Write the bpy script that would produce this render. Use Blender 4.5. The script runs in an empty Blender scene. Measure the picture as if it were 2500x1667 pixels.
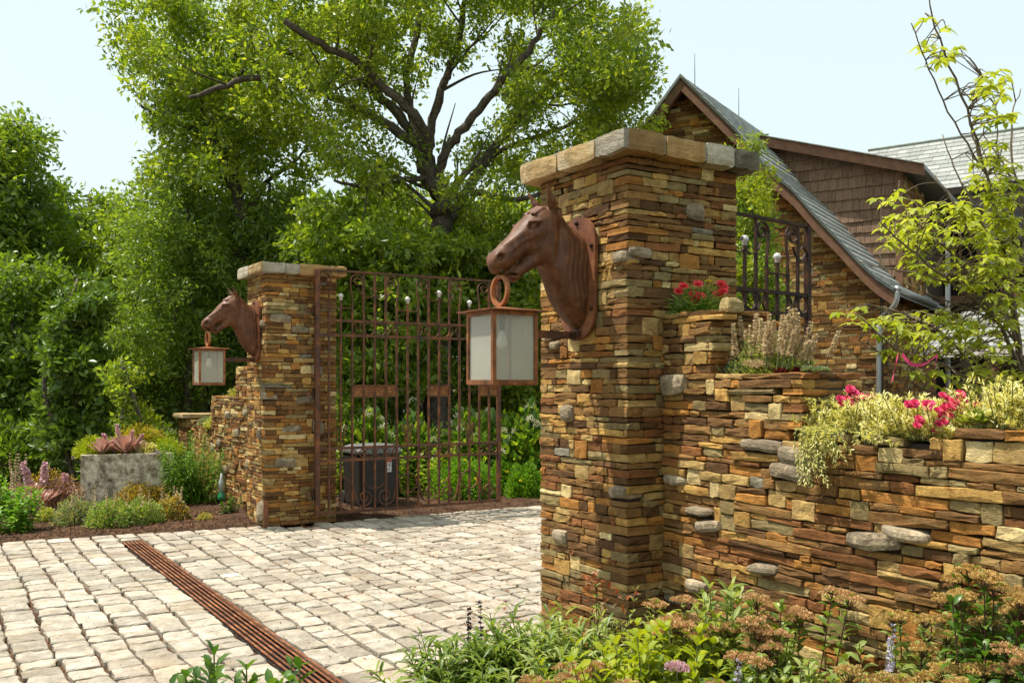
import bpy, math, random
import numpy as np
from mathutils import Vector, Matrix, noise

# ------------------------------------------------------------------ camera, sky, sun, exposure
SC = bpy.context.scene
COL = SC.collection
CAM = np.array([-3.282, -4.057, 1.6])
FWD = np.array([0.53, 0.848, 0.0]); FWD /= np.linalg.norm(FWD)
RGT = np.array([FWD[1], -FWD[0], 0.0])
FPX = 2300.0
HORIZON = 940.0

cam_data = bpy.data.cameras.new("camera")
cam_data.sensor_width = 36.0
cam_data.lens = 36.0 * FPX / 2500.0
cam_data.shift_y = (HORIZON - 833.5) / 2500.0
cam_data.clip_start = 0.05
cam_data.clip_end = 600.0
cam = bpy.data.objects.new("camera", cam_data)
COL.objects.link(cam)
cam.location = CAM
cam.rotation_euler = (math.radians(90), 0, -math.atan2(FWD[0], FWD[1]))
SC.camera = cam

SUN_H = np.array([-0.79, 0.61]); SUN_H /= np.linalg.norm(SUN_H)
SUN_EL = math.radians(65)
SUN = np.array([SUN_H[0]*math.cos(SUN_EL), SUN_H[1]*math.cos(SUN_EL), math.sin(SUN_EL)])
world = bpy.data.worlds.new("World"); SC.world = world; world.use_nodes = True
wt = world.node_tree; wt.nodes.clear()
sky = wt.nodes.new("ShaderNodeTexSky"); sky.sky_type = 'NISHITA'; sky.sun_disc = False
sky.sun_elevation = SUN_EL; sky.sun_rotation = math.atan2(SUN_H[0], SUN_H[1])
sky.air_density = 1.0; sky.dust_density = 2.5; sky.ozone_density = 1.0
haz = wt.nodes.new("ShaderNodeMix"); haz.data_type = 'RGBA'
haz.inputs[0].default_value = 0.80                      # thin high cloud veiling the blue
haz.inputs[7].default_value = (4.0, 4.62, 4.45, 1)
bg = wt.nodes.new("ShaderNodeBackground"); bg.inputs[1].default_value = 0.15
wo = wt.nodes.new("ShaderNodeOutputWorld")
wt.links.new(sky.outputs[0], haz.inputs[6]); wt.links.new(haz.outputs[2], bg.inputs[0]); wt.links.new(bg.outputs[0], wo.inputs[0])

sd = bpy.data.lights.new("sun", 'SUN'); sd.energy = 4.2; sd.angle = math.radians(0.6); sd.color = (1.0, 0.94, 0.84)
sun = bpy.data.objects.new("sun", sd); COL.objects.link(sun); sun.location = (-10, 20, 30)
sun.rotation_euler = Vector(SUN).to_track_quat('Z', 'Y').to_euler()
SC.view_settings.view_transform = 'Standard'; SC.view_settings.look = 'None'
SC.view_settings.gamma = 1.0; SC.view_settings.exposure = 0.62
SC.render.engine = 'CYCLES'
SC.cycles.max_bounces = 10; SC.cycles.diffuse_bounces = 6; SC.cycles.transparent_max_bounces = 12

# ------------------------------------------------------------------ helpers
def W(px, py, D):
    """photo pixel (2500 wide) at depth D metres -> place in the scene"""
    return CAM + FWD*D + RGT*((px-1250.0)/FPX*D) + np.array([0, 0, (HORIZON-py)/FPX*D])
def WD(dx, dy, D):
    return W(dx*1.063, dy*1.063, D)
def project(p):
    r = np.asarray(p) - CAM; D = r@FWD
    return 1250+FPX*(r@RGT)/D, HORIZON-FPX*r[..., 2]/D, D

def new_mesh(name, V, F, mats, midx=None, smooth=False):
    me = bpy.data.meshes.new(name)
    V = np.asarray(V, dtype=np.float32)
    if isinstance(F, np.ndarray) and F.ndim == 2:
        k = F.shape[1]; m = len(F)
        me.vertices.add(len(V)); me.vertices.foreach_set("co", V.ravel())
        me.loops.add(m*k); me.loops.foreach_set("vertex_index", F.astype(np.int32).ravel())
        me.polygons.add(m); me.polygons.foreach_set("loop_start", np.arange(0, m*k, k, dtype=np.int32))
    else:
        me.from_pydata(V.tolist(), [], [list(map(int, f)) for f in F])
    for mt in (mats if isinstance(mats, (list, tuple)) else [mats]):
        me.materials.append(mt)
    if midx is not None: me.polygons.foreach_set("material_index", np.asarray(midx, dtype=np.int32))
    if smooth: me.polygons.foreach_set("use_smooth", np.ones(len(me.polygons), dtype=bool))
    me.update(calc_edges=True)
    return me
def link(name, me, parent=None, loc=(0, 0, 0)):
    o = bpy.data.objects.new(name, me); COL.objects.link(o); o.location = loc
    if parent is not None: o.parent = parent
    return o
def tag(o, label=None, cat=None, group=None, kind=None):
    if label: o["label"] = label
    if cat: o["category"] = cat
    if group: o["group"] = group
    if kind: o["kind"] = kind
    return o
def thing(name, label, cat, loc=(0, 0, 0), group=None, rz=0):
    o = bpy.data.objects.new(name, None); COL.objects.link(o); o.location = loc; o.rotation_euler = (0, 0, rz)
    o.empty_display_size = 0.1
    return tag(o, label, cat, group)

class MB:
    """collects polygons and turns them into one mesh"""
    def __init__(self): self.V = []; self.F = []; self.M = []; self.n = 0
    def add(self, V, F, m=0):
        V = np.asarray(V, dtype=float)
        self.V.append(V)
        for f in F: self.F.append([int(i)+self.n for i in f]); self.M.append(m)
        self.n += len(V); return self
    def box(self, c, s, R=None, m=0):
        x, y, z = np.array(s)/2
        V = np.array([[-x,-y,-z],[x,-y,-z],[x,y,-z],[-x,y,-z],[-x,-y,z],[x,-y,z],[x,y,z],[-x,y,z]])
        if R is not None: V = V@np.array(R).T
        return self.add(V+np.array(c), [(0,3,2,1),(4,5,6,7),(0,1,5,4),(1,2,6,5),(2,3,7,6),(3,0,4,7)], m)
    def bar(self, a, b, w, h, up=(0, 0, 1), m=0):
        a = np.array(a, float); b = np.array(b, float); d = b-a; L = np.linalg.norm(d); d /= L
        u = np.array(up, float); s = np.cross(d, u)
        if np.linalg.norm(s) < 1e-6: s = np.cross(d, (1, 0, 0))
        s /= np.linalg.norm(s); u = np.cross(s, d)
        R = np.stack([d, s, u], axis=1)
        return self.box((a+b)/2, (L, w, h), R, m)
    def tube(self, pts, rad, sides=6, m=0, cap=True):
        V, F = tube(pts, rad, sides, cap); return self.add(V, F, m)
    def quad(self, a, b, c, d, m=0): return self.add([a, b, c, d], [(0, 1, 2, 3)], m)
    def poly_prism(self, pts, n, t, m=0):
        """planar polygon extruded by t along -n"""
        P = np.array(pts, float); n = np.array(n, float); k = len(P)
        V = np.concatenate([P, P-n*t]); F = [list(range(k)), list(range(2*k-1, k-1, -1))]
        F += [(i, i+k, (i+1) % k+k, (i+1) % k) for i in range(k)]
        return self.add(V, F, m)
    def build(self, name, mats, parent=None, loc=(0, 0, 0), smooth=False):
        V = np.concatenate(self.V) - np.array(loc)*0
        me = new_mesh(name, V, self.F, mats, self.M if isinstance(mats, (list, tuple)) else None, smooth)
        return link(name, me, parent, loc)

def tube(pts, rad, sides=6, cap=True):
    P = np.asarray(pts, float); n = len(P)
    R = np.full(n, rad) if np.isscalar(rad) else np.asarray(rad, float)
    T = np.gradient(P, axis=0); T /= np.linalg.norm(T, axis=1)[:, None]+1e-9
    ref = np.array([0.31, 0.17, 0.93]) if abs(T[0] @ np.array([0.31, 0.17, 0.93])) < 0.92 else np.array([1.0, 0.2, 0])
    A = np.cross(T, ref); A /= np.linalg.norm(A, axis=1)[:, None]+1e-9; B = np.cross(T, A)
    th = np.arange(sides)*2*math.pi/sides
    V = (P[:, None, :] + R[:, None, None]*(np.cos(th)[None, :, None]*A[:, None, :]+np.sin(th)[None, :, None]*B[:, None, :])).reshape(-1, 3)
    F = []
    for i in range(n-1):
        for j in range(sides):
            F.append((i*sides+j, i*sides+(j+1) % sides, (i+1)*sides+(j+1) % sides, (i+1)*sides+j))
    if cap:
        F.append(tuple(range(sides-1, -1, -1))); F.append(tuple((n-1)*sides+j for j in range(sides)))
    return V, F
def smooth_path(pts, k=4):
    """Catmull-Rom through the points"""
    P = np.asarray(pts, float); P = np.vstack([2*P[0]-P[1], P, 2*P[-1]-P[-2]]); out = []
    for i in range(1, len(P)-2):
        for t in np.arange(k)/k:
            a, b, c, d = P[i-1], P[i], P[i+1], P[i+2]
            out.append(0.5*((2*b)+(c-a)*t+(2*a-5*b+4*c-d)*t*t+(3*b-a-3*c+d)*t**3))
    out.append(P[-2]); return np.array(out)
def ribbon_bar(pts2, w, t, to3, m=0):
    """flat iron bar (width w across the plane, thickness t in it) swept along 2-D points; to3 maps (u, v, n) to 3-D"""
    P = np.asarray(pts2, float); T = np.gradient(P, axis=0); T /= np.linalg.norm(T, axis=1)[:, None]+1e-9
    N = np.stack([-T[:, 1], T[:, 0]], 1); V = []
    for p, q in zip(P, N):
        for sn, sw in ((-1, -1), (1, -1), (1, 1), (-1, 1)):
            u, v = p+q*sn*t/2; V.append(to3(u, v, sw*w/2))
    F = []
    for i in range(len(P)-1):
        for j in range(4): F.append((i*4+j, i*4+(j+1) % 4, i*4+4+(j+1) % 4, i*4+4+j))
    F += [(3, 2, 1, 0), tuple(len(P)*4-4+j for j in range(4))]
    return np.array(V), F

# ------------------------------------------------------------------ materials
class NT:
    def __init__(self, name):
        self.mat = bpy.data.materials.new(name); self.mat.use_nodes = True
        self.t = self.mat.node_tree; self.t.nodes.clear()
        self.out = self.n("ShaderNodeOutputMaterial")
    def n(self, typ, **kw):
        nd = self.t.nodes.new(typ)
        for k, v in kw.items(): setattr(nd, k, v)
        return nd
    def l(self, a, b): self.t.links.new(a, b)
    def mix(self, fac, a, b, mode='MIX'):
        nd = self.n("ShaderNodeMix", data_type='RGBA', blend_type=mode)
        for sock, v in ((nd.inputs[0], fac), (nd.inputs[6], a), (nd.inputs[7], b)):
            if hasattr(v, "is_linked"): self.l(v, sock)
            elif isinstance(v, (tuple, list)): sock.default_value = (*v[:3], 1)
            else: sock.default_value = v
        return nd.outputs[2]
    def math(self, op, a, b=0.0, clamp=False):
        nd = self.n("ShaderNodeMath", operation=op, use_clamp=clamp)
        for sock, v in zip(nd.inputs, (a, b)):
            if hasattr(v, "is_linked"): self.l(v, sock)
            else: sock.default_value = v
        return nd.outputs[0]
    def pos(self):
        return self.n("ShaderNodeNewGeometry").outputs["Position"]
    def noise(self, scale, detail=4, rough=0.55, vec=None, stretch=None, dist=0.0):
        nd = self.n("ShaderNodeTexNoise"); nd.inputs["Scale"].default_value = scale
        nd.inputs["Detail"].default_value = detail; nd.inputs["Roughness"].default_value = rough
        nd.inputs["Distortion"].default_value = dist
        v = vec or self.pos()
        if stretch:
            mp = self.n("ShaderNodeMapping"); mp.inputs["Scale"].default_value = stretch; self.l(v, mp.inputs["Vector"]); v = mp.outputs[0]
        self.l(v, nd.inputs["Vector"]); return nd.outputs[0]
    def ramp(self, fac, stops):
        nd = self.n("ShaderNodeValToRGB"); e = nd.color_ramp.elements
        while len(e) < len(stops): e.new(0.5)
        for k, (p, c) in enumerate(stops):
            e[k].position = p; e[k].color = (*c, 1) if not np.isscalar(c) else (c, c, c, 1)
        self.l(fac, nd.inputs[0]); return nd.outputs[0]
    def rand(self):
        """one random number for each piece, alone or joined"""
        a = self.n("ShaderNodeObjectInfo").outputs["Random"]; b = self.n("ShaderNodeNewGeometry").outputs["Random Per Island"]
        return self.math('FRACT', self.math('ADD', a, self.math('MULTIPLY', b, 7.13)))
    def bump(self, h, strength=0.4, dist=0.01):
        nd = self.n("ShaderNodeBump"); nd.inputs["Strength"].default_value = strength; nd.inputs["Distance"].default_value = dist
        self.l(h, nd.inputs["Height"]); return nd.outputs[0]
    def principled(self, color, rough=0.7, metal=0.0, normal=None, spec=0.4):
        p = self.n("ShaderNodeBsdfPrincipled")
        for k, v in (("Base Color", color), ("Roughness", rough), ("Metallic", metal), ("Specular IOR Level", spec)):
            s = p.inputs[k]
            if hasattr(v, "is_linked"): self.l(v, s)
            elif isinstance(v, (tuple, list)): s.default_value = (*v[:3], 1)
            else: s.default_value = v
        if normal is not None: self.l(normal, p.inputs["Normal"])
        self.p = p; return p
    def done(self, shader):
        self.l(shader.outputs[0] if hasattr(shader, "outputs") else shader, self.out.inputs[0]); return self.mat

def stone_mat(name, c1, c2, vein=None, scale=16.0, rust=None):
    t = NT(name); r = t.rand()
    col = t.mix(r, c1, c2)
    n1 = t.noise(scale, 6, 0.62); n2 = t.noise(scale*4.5, 4, 0.65, stretch=(1, 1, 2.2)); n3 = t.noise(scale*2.0, 5, 0.7, stretch=(.55, .55, 2.6), dist=.6)
    col = t.mix(t.ramp(n1, [(0.32, 0.0), (0.62, 1.0)]), t.mix(0.6, col, (0.40, 0.33, 0.26), 'MULTIPLY'), col)
    col = t.mix(t.ramp(n3, [(0.50, 0.0), (0.70, 0.5)]), col, t.mix(1.0, col, (1.75, 1.6, 1.4), 'MULTIPLY'))
    col = t.mix(t.ramp(n2, [(0.30, 0.55), (0.50, 0.0)]), col, (0.38, 0.34, 0.28), 'MULTIPLY')
    if vein: col = t.mix(t.ramp(t.noise(scale*0.6, 5, 0.7, dist=0.8), [(0.50, 0.0), (0.64, 0.7)]), col, vein)
    if rust: col = t.mix(t.ramp(t.noise(1.1, 4, 0.7, dist=.5), [(0.48, 0.0), (0.70, 0.40)]), col, rust)
    if rust: col = t.mix(t.ramp(t.noise(2.6, 5, 0.7, dist=.4), [(0.36, 0.45), (0.56, 0.0)]), col, (0.55, 0.50, 0.43), 'MULTIPLY')
    v = t.math('ADD', 0.78, t.math('MULTIPLY', t.math('FRACT', t.math('MULTIPLY', r, 13.7)), 0.42))
    cc = t.n("ShaderNodeCombineColor"); [t.l(v, s) for s in cc.inputs]
    col = t.mix(1.0, col, cc.outputs[0], 'MULTIPLY')
    h = t.math('ADD', t.math('ADD', t.math('MULTIPLY', n1, 0.6), t.math('MULTIPLY', n2, 0.5)), t.math('MULTIPLY', n3, 0.5))
    return t.done(t.principled(col, 0.85, 0, t.bump(h, 1.0, 0.012), 0.22))
def plain_mat(name, c1, c2=None, rough=0.6, metal=0.0, scale=12.0, bump=0.2, spec=0.4, dist=0.004):
    t = NT(name); n = t.noise(scale, 5, 0.6)
    col = t.mix(t.ramp(n, [(0.35, 0.0), (0.65, 1.0)]), c1, c2 or c1)
    return t.done(t.principled(col, rough, metal, t.bump(n, bump, dist) if bump else None, spec))
def leaf_mat(name, cols, trans=0.35, rough=0.5, spec=0.35, tcol=None):
    t = NT(name); r = t.rand()
    stops = [(i/(len(cols)-1), c) for i, c in enumerate(cols)]
    col = t.ramp(r, stops)
    col = t.mix(t.ramp(t.noise(0.9, 3), [(0.35, 0.35), (0.65, 0.0)]), col, (0.35, 0.42, 0.3), 'MULTIPLY')
    p = t.principled(col, rough, 0, None, spec)
    tr = t.n("ShaderNodeBsdfTranslucent")
    t.l(t.mix(1.0, col, tcol or (1.55, 1.5, 0.55), 'MULTIPLY'), tr.inputs[0])
    m = t.n("ShaderNodeMixShader"); m.inputs[0].default_value = trans
    t.l(p.outputs[0], m.inputs[1]); t.l(tr.outputs[0], m.inputs[2]); return t.done(m)
def petal_mat(name, c1, c2, trans=0.25): return leaf_mat(name, [c1, c2], trans, 0.6, 0.2, (1.2, 1.1, 1.1))

M = {}
STONES = {
 'dark': ((0.125, 0.063, 0.024), (0.185, 0.097, 0.034)),
 'brown': ((0.227, 0.117, 0.037), (0.322, 0.172, 0.053)),
 'red': ((0.215, 0.090, 0.029), (0.286, 0.123, 0.040)),
 'rust': ((0.346, 0.154, 0.035), (0.453, 0.212, 0.049)),
 'ochre': ((0.453, 0.269, 0.075), (0.549, 0.343, 0.101)),
 'tan': ((0.429, 0.287, 0.101), (0.537, 0.371, 0.140)),
 'cream': ((0.611, 0.459, 0.199), (0.720, 0.573, 0.281)),
 'olive': ((0.249, 0.184, 0.077), (0.339, 0.261, 0.115)),
 'grey': ((0.192, 0.180, 0.134), (0.328, 0.303, 0.219)),
}
SK = list(STONES)
for k, (a, b) in STONES.items():
    M['st_'+k] = stone_mat('stone_'+k, a, b, {'grey': (0.36, 0.32, 0.25), 'tan': (0.2, 0.11, 0.05), 'ochre': (0.22, 0.09, 0.02), 'dark': (0.14, 0.07, 0.03), 'brown': (0.24, 0.15, 0.06)}.get(k))
SM = [M['st_'+k] for k in SK]
M['mortar'] = plain_mat('mortar', (0.035, 0.024, 0.015), (0.07, 0.05, 0.03), 0.95, bump=0.5)
M['cap_mortar'] = plain_mat('cap_mortar', (0.26, 0.24, 0.19), (0.38, 0.36, 0.30), 0.95, bump=0.4)
M['cap_tan'] = stone_mat('cap_tan', (0.38, 0.265, 0.12), (0.44, 0.31, 0.145), (0.5, 0.42, 0.28), 9)
M['cap_gold'] = stone_mat('cap_gold', (0.40, 0.245, 0.09), (0.44, 0.28, 0.11), (0.34, 0.21, 0.09), 9)
M['cap_grey'] = stone_mat('cap_grey', (0.42, 0.38, 0.29), (0.49, 0.45, 0.35), (0.30, 0.25, 0.17), 8)
M['cap_dark'] = stone_mat('cap_dark', (0.17, 0.16, 0.11), (0.22, 0.20, 0.14), (0.36, 0.33, 0.25), 8)
M['boulder'] = stone_mat('boulder', (0.23, 0.185, 0.125), (0.35, 0.29, 0.20), (0.56, 0.44, 0.28), 15)
M['paver'] = stone_mat('paver', (0.41, 0.37, 0.305), (0.53, 0.485, 0.41), (0.36, 0.30, 0.22), 7, (0.42, 0.30, 0.19))
def joint_mat():
    t = NT('joint_sand'); n = t.noise(60, 4, 0.7); big = t.noise(1.3, 3)
    a = t.mix(t.ramp(n, [(0.35, 0.0), (0.65, 1.0)]), (0.030, 0.016, 0.009), (0.10, 0.052, 0.026))
    b = t.mix(t.ramp(n, [(0.35, 0.0), (0.65, 1.0)]), (0.09, 0.040, 0.018), (0.22, 0.105, 0.045))
    return t.done(t.principled(t.mix(t.ramp(big, [(0.40, 0.0), (0.6, 1.0)]), a, b), 0.95, 0, t.bump(n, 0.9, 0.01), 0.2))
M['joint'] = joint_mat()
def mulch_mat():
    t = NT('mulch'); v = t.n("ShaderNodeTexVoronoi"); v.inputs["Scale"].default_value = 38; t.l(t.pos(), v.inputs["Vector"])
    c = t.ramp(v.outputs["Distance"], [(0.0, (0.14, 0.07, 0.035)), (0.5, (0.05, 0.026, 0.014)), (1.0, (0.02, 0.012, 0.008))])
    c = t.mix(t.ramp(t.noise(5, 4), [(0.4, 0.0), (0.7, 0.6)]), c, (0.16, 0.085, 0.045))
    return t.done(t.principled(c, 0.95, 0, t.bump(v.outputs["Distance"], 1.0, 0.02), 0.2))
M['mulch'] = mulch_mat()
def rust_mat(name, c_dark, c_mid, c_orange, amount=0.5, rough=0.62, scale=9.0, metal=0.25, streak=False, spec=.5):
    t = NT(name); n = t.noise(scale, 7, 0.65); f = t.noise(scale*9, 3, 0.6)
    if streak: n = t.math('ADD', t.math('MULTIPLY', n, .6), t.math('MULTIPLY', t.noise(34, 5, .65, stretch=(1, 1, .12)), .4))
    c = t.ramp(n, [(0.30, c_dark), (0.5, c_mid), (0.5+0.35*(1-amount)+0.05, c_orange)])
    c = t.mix(t.ramp(f, [(0.35, 0.45), (0.6, 0.0)]), c, (0.45, 0.38, 0.34), 'MULTIPLY')
    return t.done(t.principled(c, rough, metal, t.bump(t.math('ADD', f, t.math('MULTIPLY', n, .6)), 0.4, 0.004), spec))
M['gate'] = rust_mat('gate_iron', (0.045, 0.026, 0.018), (0.125, 0.05, 0.022), (0.28, 0.095, 0.028), 0.55)
M['gate_black'] = rust_mat('gate_iron_black', (0.016, 0.012, 0.010), (0.045, 0.024, 0.015), (0.12, 0.045, 0.018), 0.3, 0.55, 9.0, 0.0, False, .12)
M['plaque'] = rust_mat('plaque_iron', (0.10, 0.04, 0.016), (0.26, 0.10, 0.03), (0.40, 0.19, 0.06), 0.8, 0.8, 30)
M['copper'] = rust_mat('lantern_copper', (0.10, 0.038, 0.016), (0.27, 0.095, 0.030), (0.42, 0.16, 0.05), 0.75, 0.55, 12, 0.35)
M['ring'] = rust_mat('ring_iron', (0.22, 0.075, 0.022), (0.36, 0.13, 0.04), (0.46, 0.18, 0.06), 0.8, 0.6, 12, 0.2)
M['horse'] = rust_mat('horse_iron', (0.060, 0.023, 0.009), (0.130, 0.048, 0.017), (0.25, 0.103, 0.038), 0.65, 0.52, 13, 0.05, True, .4)
M['plate'] = rust_mat('plate_iron', (0.12, 0.042, 0.018), (0.22, 0.078, 0.030), (0.33, 0.125, 0.045), 0.6, 0.65, 8, 0.15)
M['grate'] = rust_mat('grate_iron', (0.07, 0.024, 0.012), (0.22, 0.075, 0.030), (0.42, 0.17, 0.065), 0.75, 0.65, 7, 0.2)
def glass_mat():
    t = NT('seeded_glass'); f = t.noise(130, 2, 0.7); v = t.noise(14, 4, 0.5, stretch=(1, 1, 0.08))
    h = t.math('ADD', t.math('MULTIPLY', f, 0.5), v)
    p = t.principled((0.95, 0.93, 0.82), 0.13, 0, t.bump(h, 0.14, 0.004), 0.5)
    p.inputs["Transmission Weight"].default_value = 0.80; p.inputs["IOR"].default_value = 1.25
    return t.done(p)
M['glass'] = glass_mat()
M['ball'] = plain_mat('finial_sunlit', (0.75, 0.73, 0.68), (0.5, 0.47, 0.42), 0.35, 0.3, 20, 0.1)  # the sun's white glint on the balls is put into this pale colour
M['bulb'] = plain_mat('bulb_frost', (0.8, 0.82, 0.82), None, 0.15, 0, bump=0)
# ------------------------------------------------------------------ stone pieces
def stone_geo(l, h, d, rng, ch=0.0045, jit=0.0028, bulge=0.0035):
    """one hewn stone: x along, z up, front at y=0 looking to -y; about 50 triangles"""
    jl = min(jit, l*0.08, h*0.10); c = min(ch, h*0.22, l*0.2)
    x, z = l/2, h/2
    base = [(-x, -z), (-x/3, -z), (x/3, -z), (x, -z), (x, 0), (x, z), (x/3, z), (-x/3, z), (-x, z), (-x, 0)]
    o = np.array(base) + rng.normal(0, jl, (10, 2)).clip(-1.6*jl, 1.6*jl)
    for k in (0, 3, 5, 8): o[k] *= (1-rng.uniform(0, 0.35)*c/x, 1-rng.uniform(0.1, 0.7)*c/z)
    inn = o - np.sign(np.array(base))*np.array([c, c]) * rng.uniform(0.5, 1.2, (10, 1))
    ring0 = np.column_stack([o[:, 0], np.full(10, d), o[:, 1]])
    ring1 = np.column_stack([o[:, 0], rng.uniform(0.4, 1.3, 10)*c, o[:, 1]])
    ring2 = np.column_stack([inn[:, 0], rng.normal(0, bulge*0.5, 10), inn[:, 1]])
    mid = np.array([[-x*0.45, rng.normal(0, bulge)-bulge*0.5, rng.normal(0, z*0.2)], [x*0.45, rng.normal(0, bulge)-bulge*0.5, rng.normal(0, z*0.2)]])
    V = np.vstack([ring0, ring1, ring2, mid])
    F = []
    for i in range(10):
        j = (i+1) % 10
        F.append((i, j, 10+j, 10+i)); F.append((10+i, 10+j, 20+j, 20+i))
    a, b = 30, 31
    F += [(20, 21, a), (21, 22, b, a), (22, 23, b), (23, 24, b), (24, 25, b), (25, 26, b), (26, 27, a, b), (27, 28, a), (28, 29, a), (29, 20, a)]
    return V, F
def boulder_geo(l, h, d, rng, sub=2, amp=0.22):
    """an angular field stone, half sunk in the wall"""
    if sub == 3:
        V, F = ICO[3]; V = V.copy(); s = rng.uniform(0, 50, 3)
        for i, v in enumerate(V): V[i] = np.sign(v)*np.abs(v)**0.7*(1+noise.noise(Vector(v*1.3+s))*.25+noise.noise(Vector(v*3.5+s))*.12)
        return V*np.array([l/2, d/2, h/2]), F
    V, F = rough_block(l*.95, d, h*.9, rng, h*0.15, (6, 2, 3), .55/max(h, .04))
    x = V[:, 0]/(l/2); V[:, 2] *= 1-rng.uniform(.05, .45)*np.abs(x)**2.5; V[:, 2] += x*h*rng.uniform(-.12, .12)
    f = V[:, 1] < -d*.2; V[f, 1] += (np.abs(x[f])**3)*d*.16+np.abs(V[f, 2]/(h/2))**3*d*.06
    V[:, 1] += d*0.40
    return V, F
def _ico(sub):
    import bmesh
    bm = bmesh.new(); bmesh.ops.create_icosphere(bm, subdivisions=sub, radius=1.0)
    v = np.array([x.co[:] for x in bm.verts]); f = [[w.index for w in p.verts] for p in bm.faces]; bm.free(); return v, f
ICO = {1: _ico(1), 2: _ico(2), 3: _ico(3)}
def rough_block(l, d, h, rng, amp=0.012, n=(8, 5, 4), freq=9.0):
    """a big hewn block, all sides rough, centred"""
    V = {}; verts = []; F = []
    def vid(i, j, k):
        key = (i, j, k)
        if key not in V:
            p = np.array([(i/n[0]-.5)*l, (j/n[1]-.5)*d, (k/n[2]-.5)*h])
            edge = sum((i in (0, n[0]), j in (0, n[1]), k in (0, n[2])))
            if edge >= 2: p *= (1-0.005/l*2, 1-0.005/d*2, 1-0.006/h*2) if edge == 2 else (1-0.008/l*2, 1-0.008/d*2, 1-0.009/h*2)
            nn = np.array(noise.noise_vector(Vector(p*freq+off)))*amp + np.array(noise.noise_vector(Vector(p*freq*2.7+off)))*amp*0.5
            V[key] = len(verts); verts.append(p+nn)
        return V[key]
    off = rng.uniform(0, 90, 3)
    a, b, c = n
    for i in range(a):
        for j in range(b):
            F.append((vid(i, j, 0), vid(i, j+1, 0), vid(i+1, j+1, 0), vid(i+1, j, 0))); F.append((vid(i, j, c), vid(i+1, j, c), vid(i+1, j+1, c), vid(i, j+1, c)))
    for i in range(a):
        for k in range(c):
            F.append((vid(i, 0, k), vid(i+1, 0, k), vid(i+1, 0, k+1), vid(i, 0, k+1))); F.append((vid(i, b, k), vid(i, b, k+1), vid(i+1, b, k+1), vid(i+1, b, k)))
    for j in range(b):
        for k in range(c):
            F.append((vid(0, j, k), vid(0, j, k+1), vid(0, j+1, k+1), vid(0, j+1, k))); F.append((vid(a, j, k), vid(a, j+1, k), vid(a, j+1, k+1), vid(a, j, k+1)))
    return np.array(verts), F

WEIGHTS = dict(dark=.17, brown=.31, red=.10, rust=.09, ochre=.09, tan=.09, cream=.035, olive=.11, grey=.005)
SQUARE = dict(ochre=.28, tan=.28, cream=.20, olive=.14, rust=.10)
def pick(rng, w):
    k = list(w); p = np.array([w[i] for i in k]); return k[rng.choice(len(k), p=p/p.sum())]
def make_rows(H, rng, lo=0.030, hi=0.058):
    z = 0; rows = []
    while z < H-0.02:
        h = rng.uniform(lo, hi)
        if H-z-h < lo: h = H-z
        rows.append((z, z+h)); z += h
    return rows
def fill(U, rows, rng, lmin, lmax, starts=None, ends=None, top=None, blocked=(), pdouble=0.10, weights=WEIGHTS):
    """lays ledge stones on a face U long; returns (u0, u1, z0, z1, kind)"""
    out = []; blk = [[] for _ in rows]
    for (u, z, l, h) in blocked:
        for i, (a, b) in enumerate(rows):
            if min(b, z+h/2)-max(a, z-h/2) > 0.55*(b-a): blk[i].append((u-l/2*0.94, u+l/2*0.94))
    for i, (a, b) in enumerate(rows):
        lo = starts[i] if starts else 0.0; hi = ends[i] if ends else U
        if hi-lo < 0.01: continue
        segs = []; p = lo
        for s, e in sorted(blk[i]):
            if s > p+0.012: segs.append((p, min(s, hi)))
            p = max(p, e)
        if p < hi-0.012: segs.append((p, hi))
        for s, e in segs:
            u = s
            while u < e-0.004:
                L = rng.uniform(lmin, lmax)*(0.55+0.9*rng.random()**1.4)
                dbl = rng.random() < pdouble and i+1 < len(rows)
                if dbl: L = rng.uniform(0.9, 1.9)*(rows[i+1][1]-a)
                if e-u-L < lmin*0.5: L = e-u; dbl = dbl and L < 0.3
                if L > lmax*1.7: L *= 0.5
                u1 = u+L; z1 = b
                if dbl:
                    hi2 = ends[i+1] if ends else U; lo2 = starts[i+1] if starts else 0
                    if u >= lo2+0.02 and u1 <= hi2-0.02 and not any(q < u1 and r > u for q, r in blk[i+1]):
                        blk[i+1].append((u, u1)); z1 = rows[i+1][1]
                    else: dbl = False
                if top is None or z1 <= top((u+u1)/2)+0.012:
                    out.append((u, u1, a, z1, pick(rng, SQUARE) if dbl else pick(rng, weights)))
                u = u1
    return out

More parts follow.
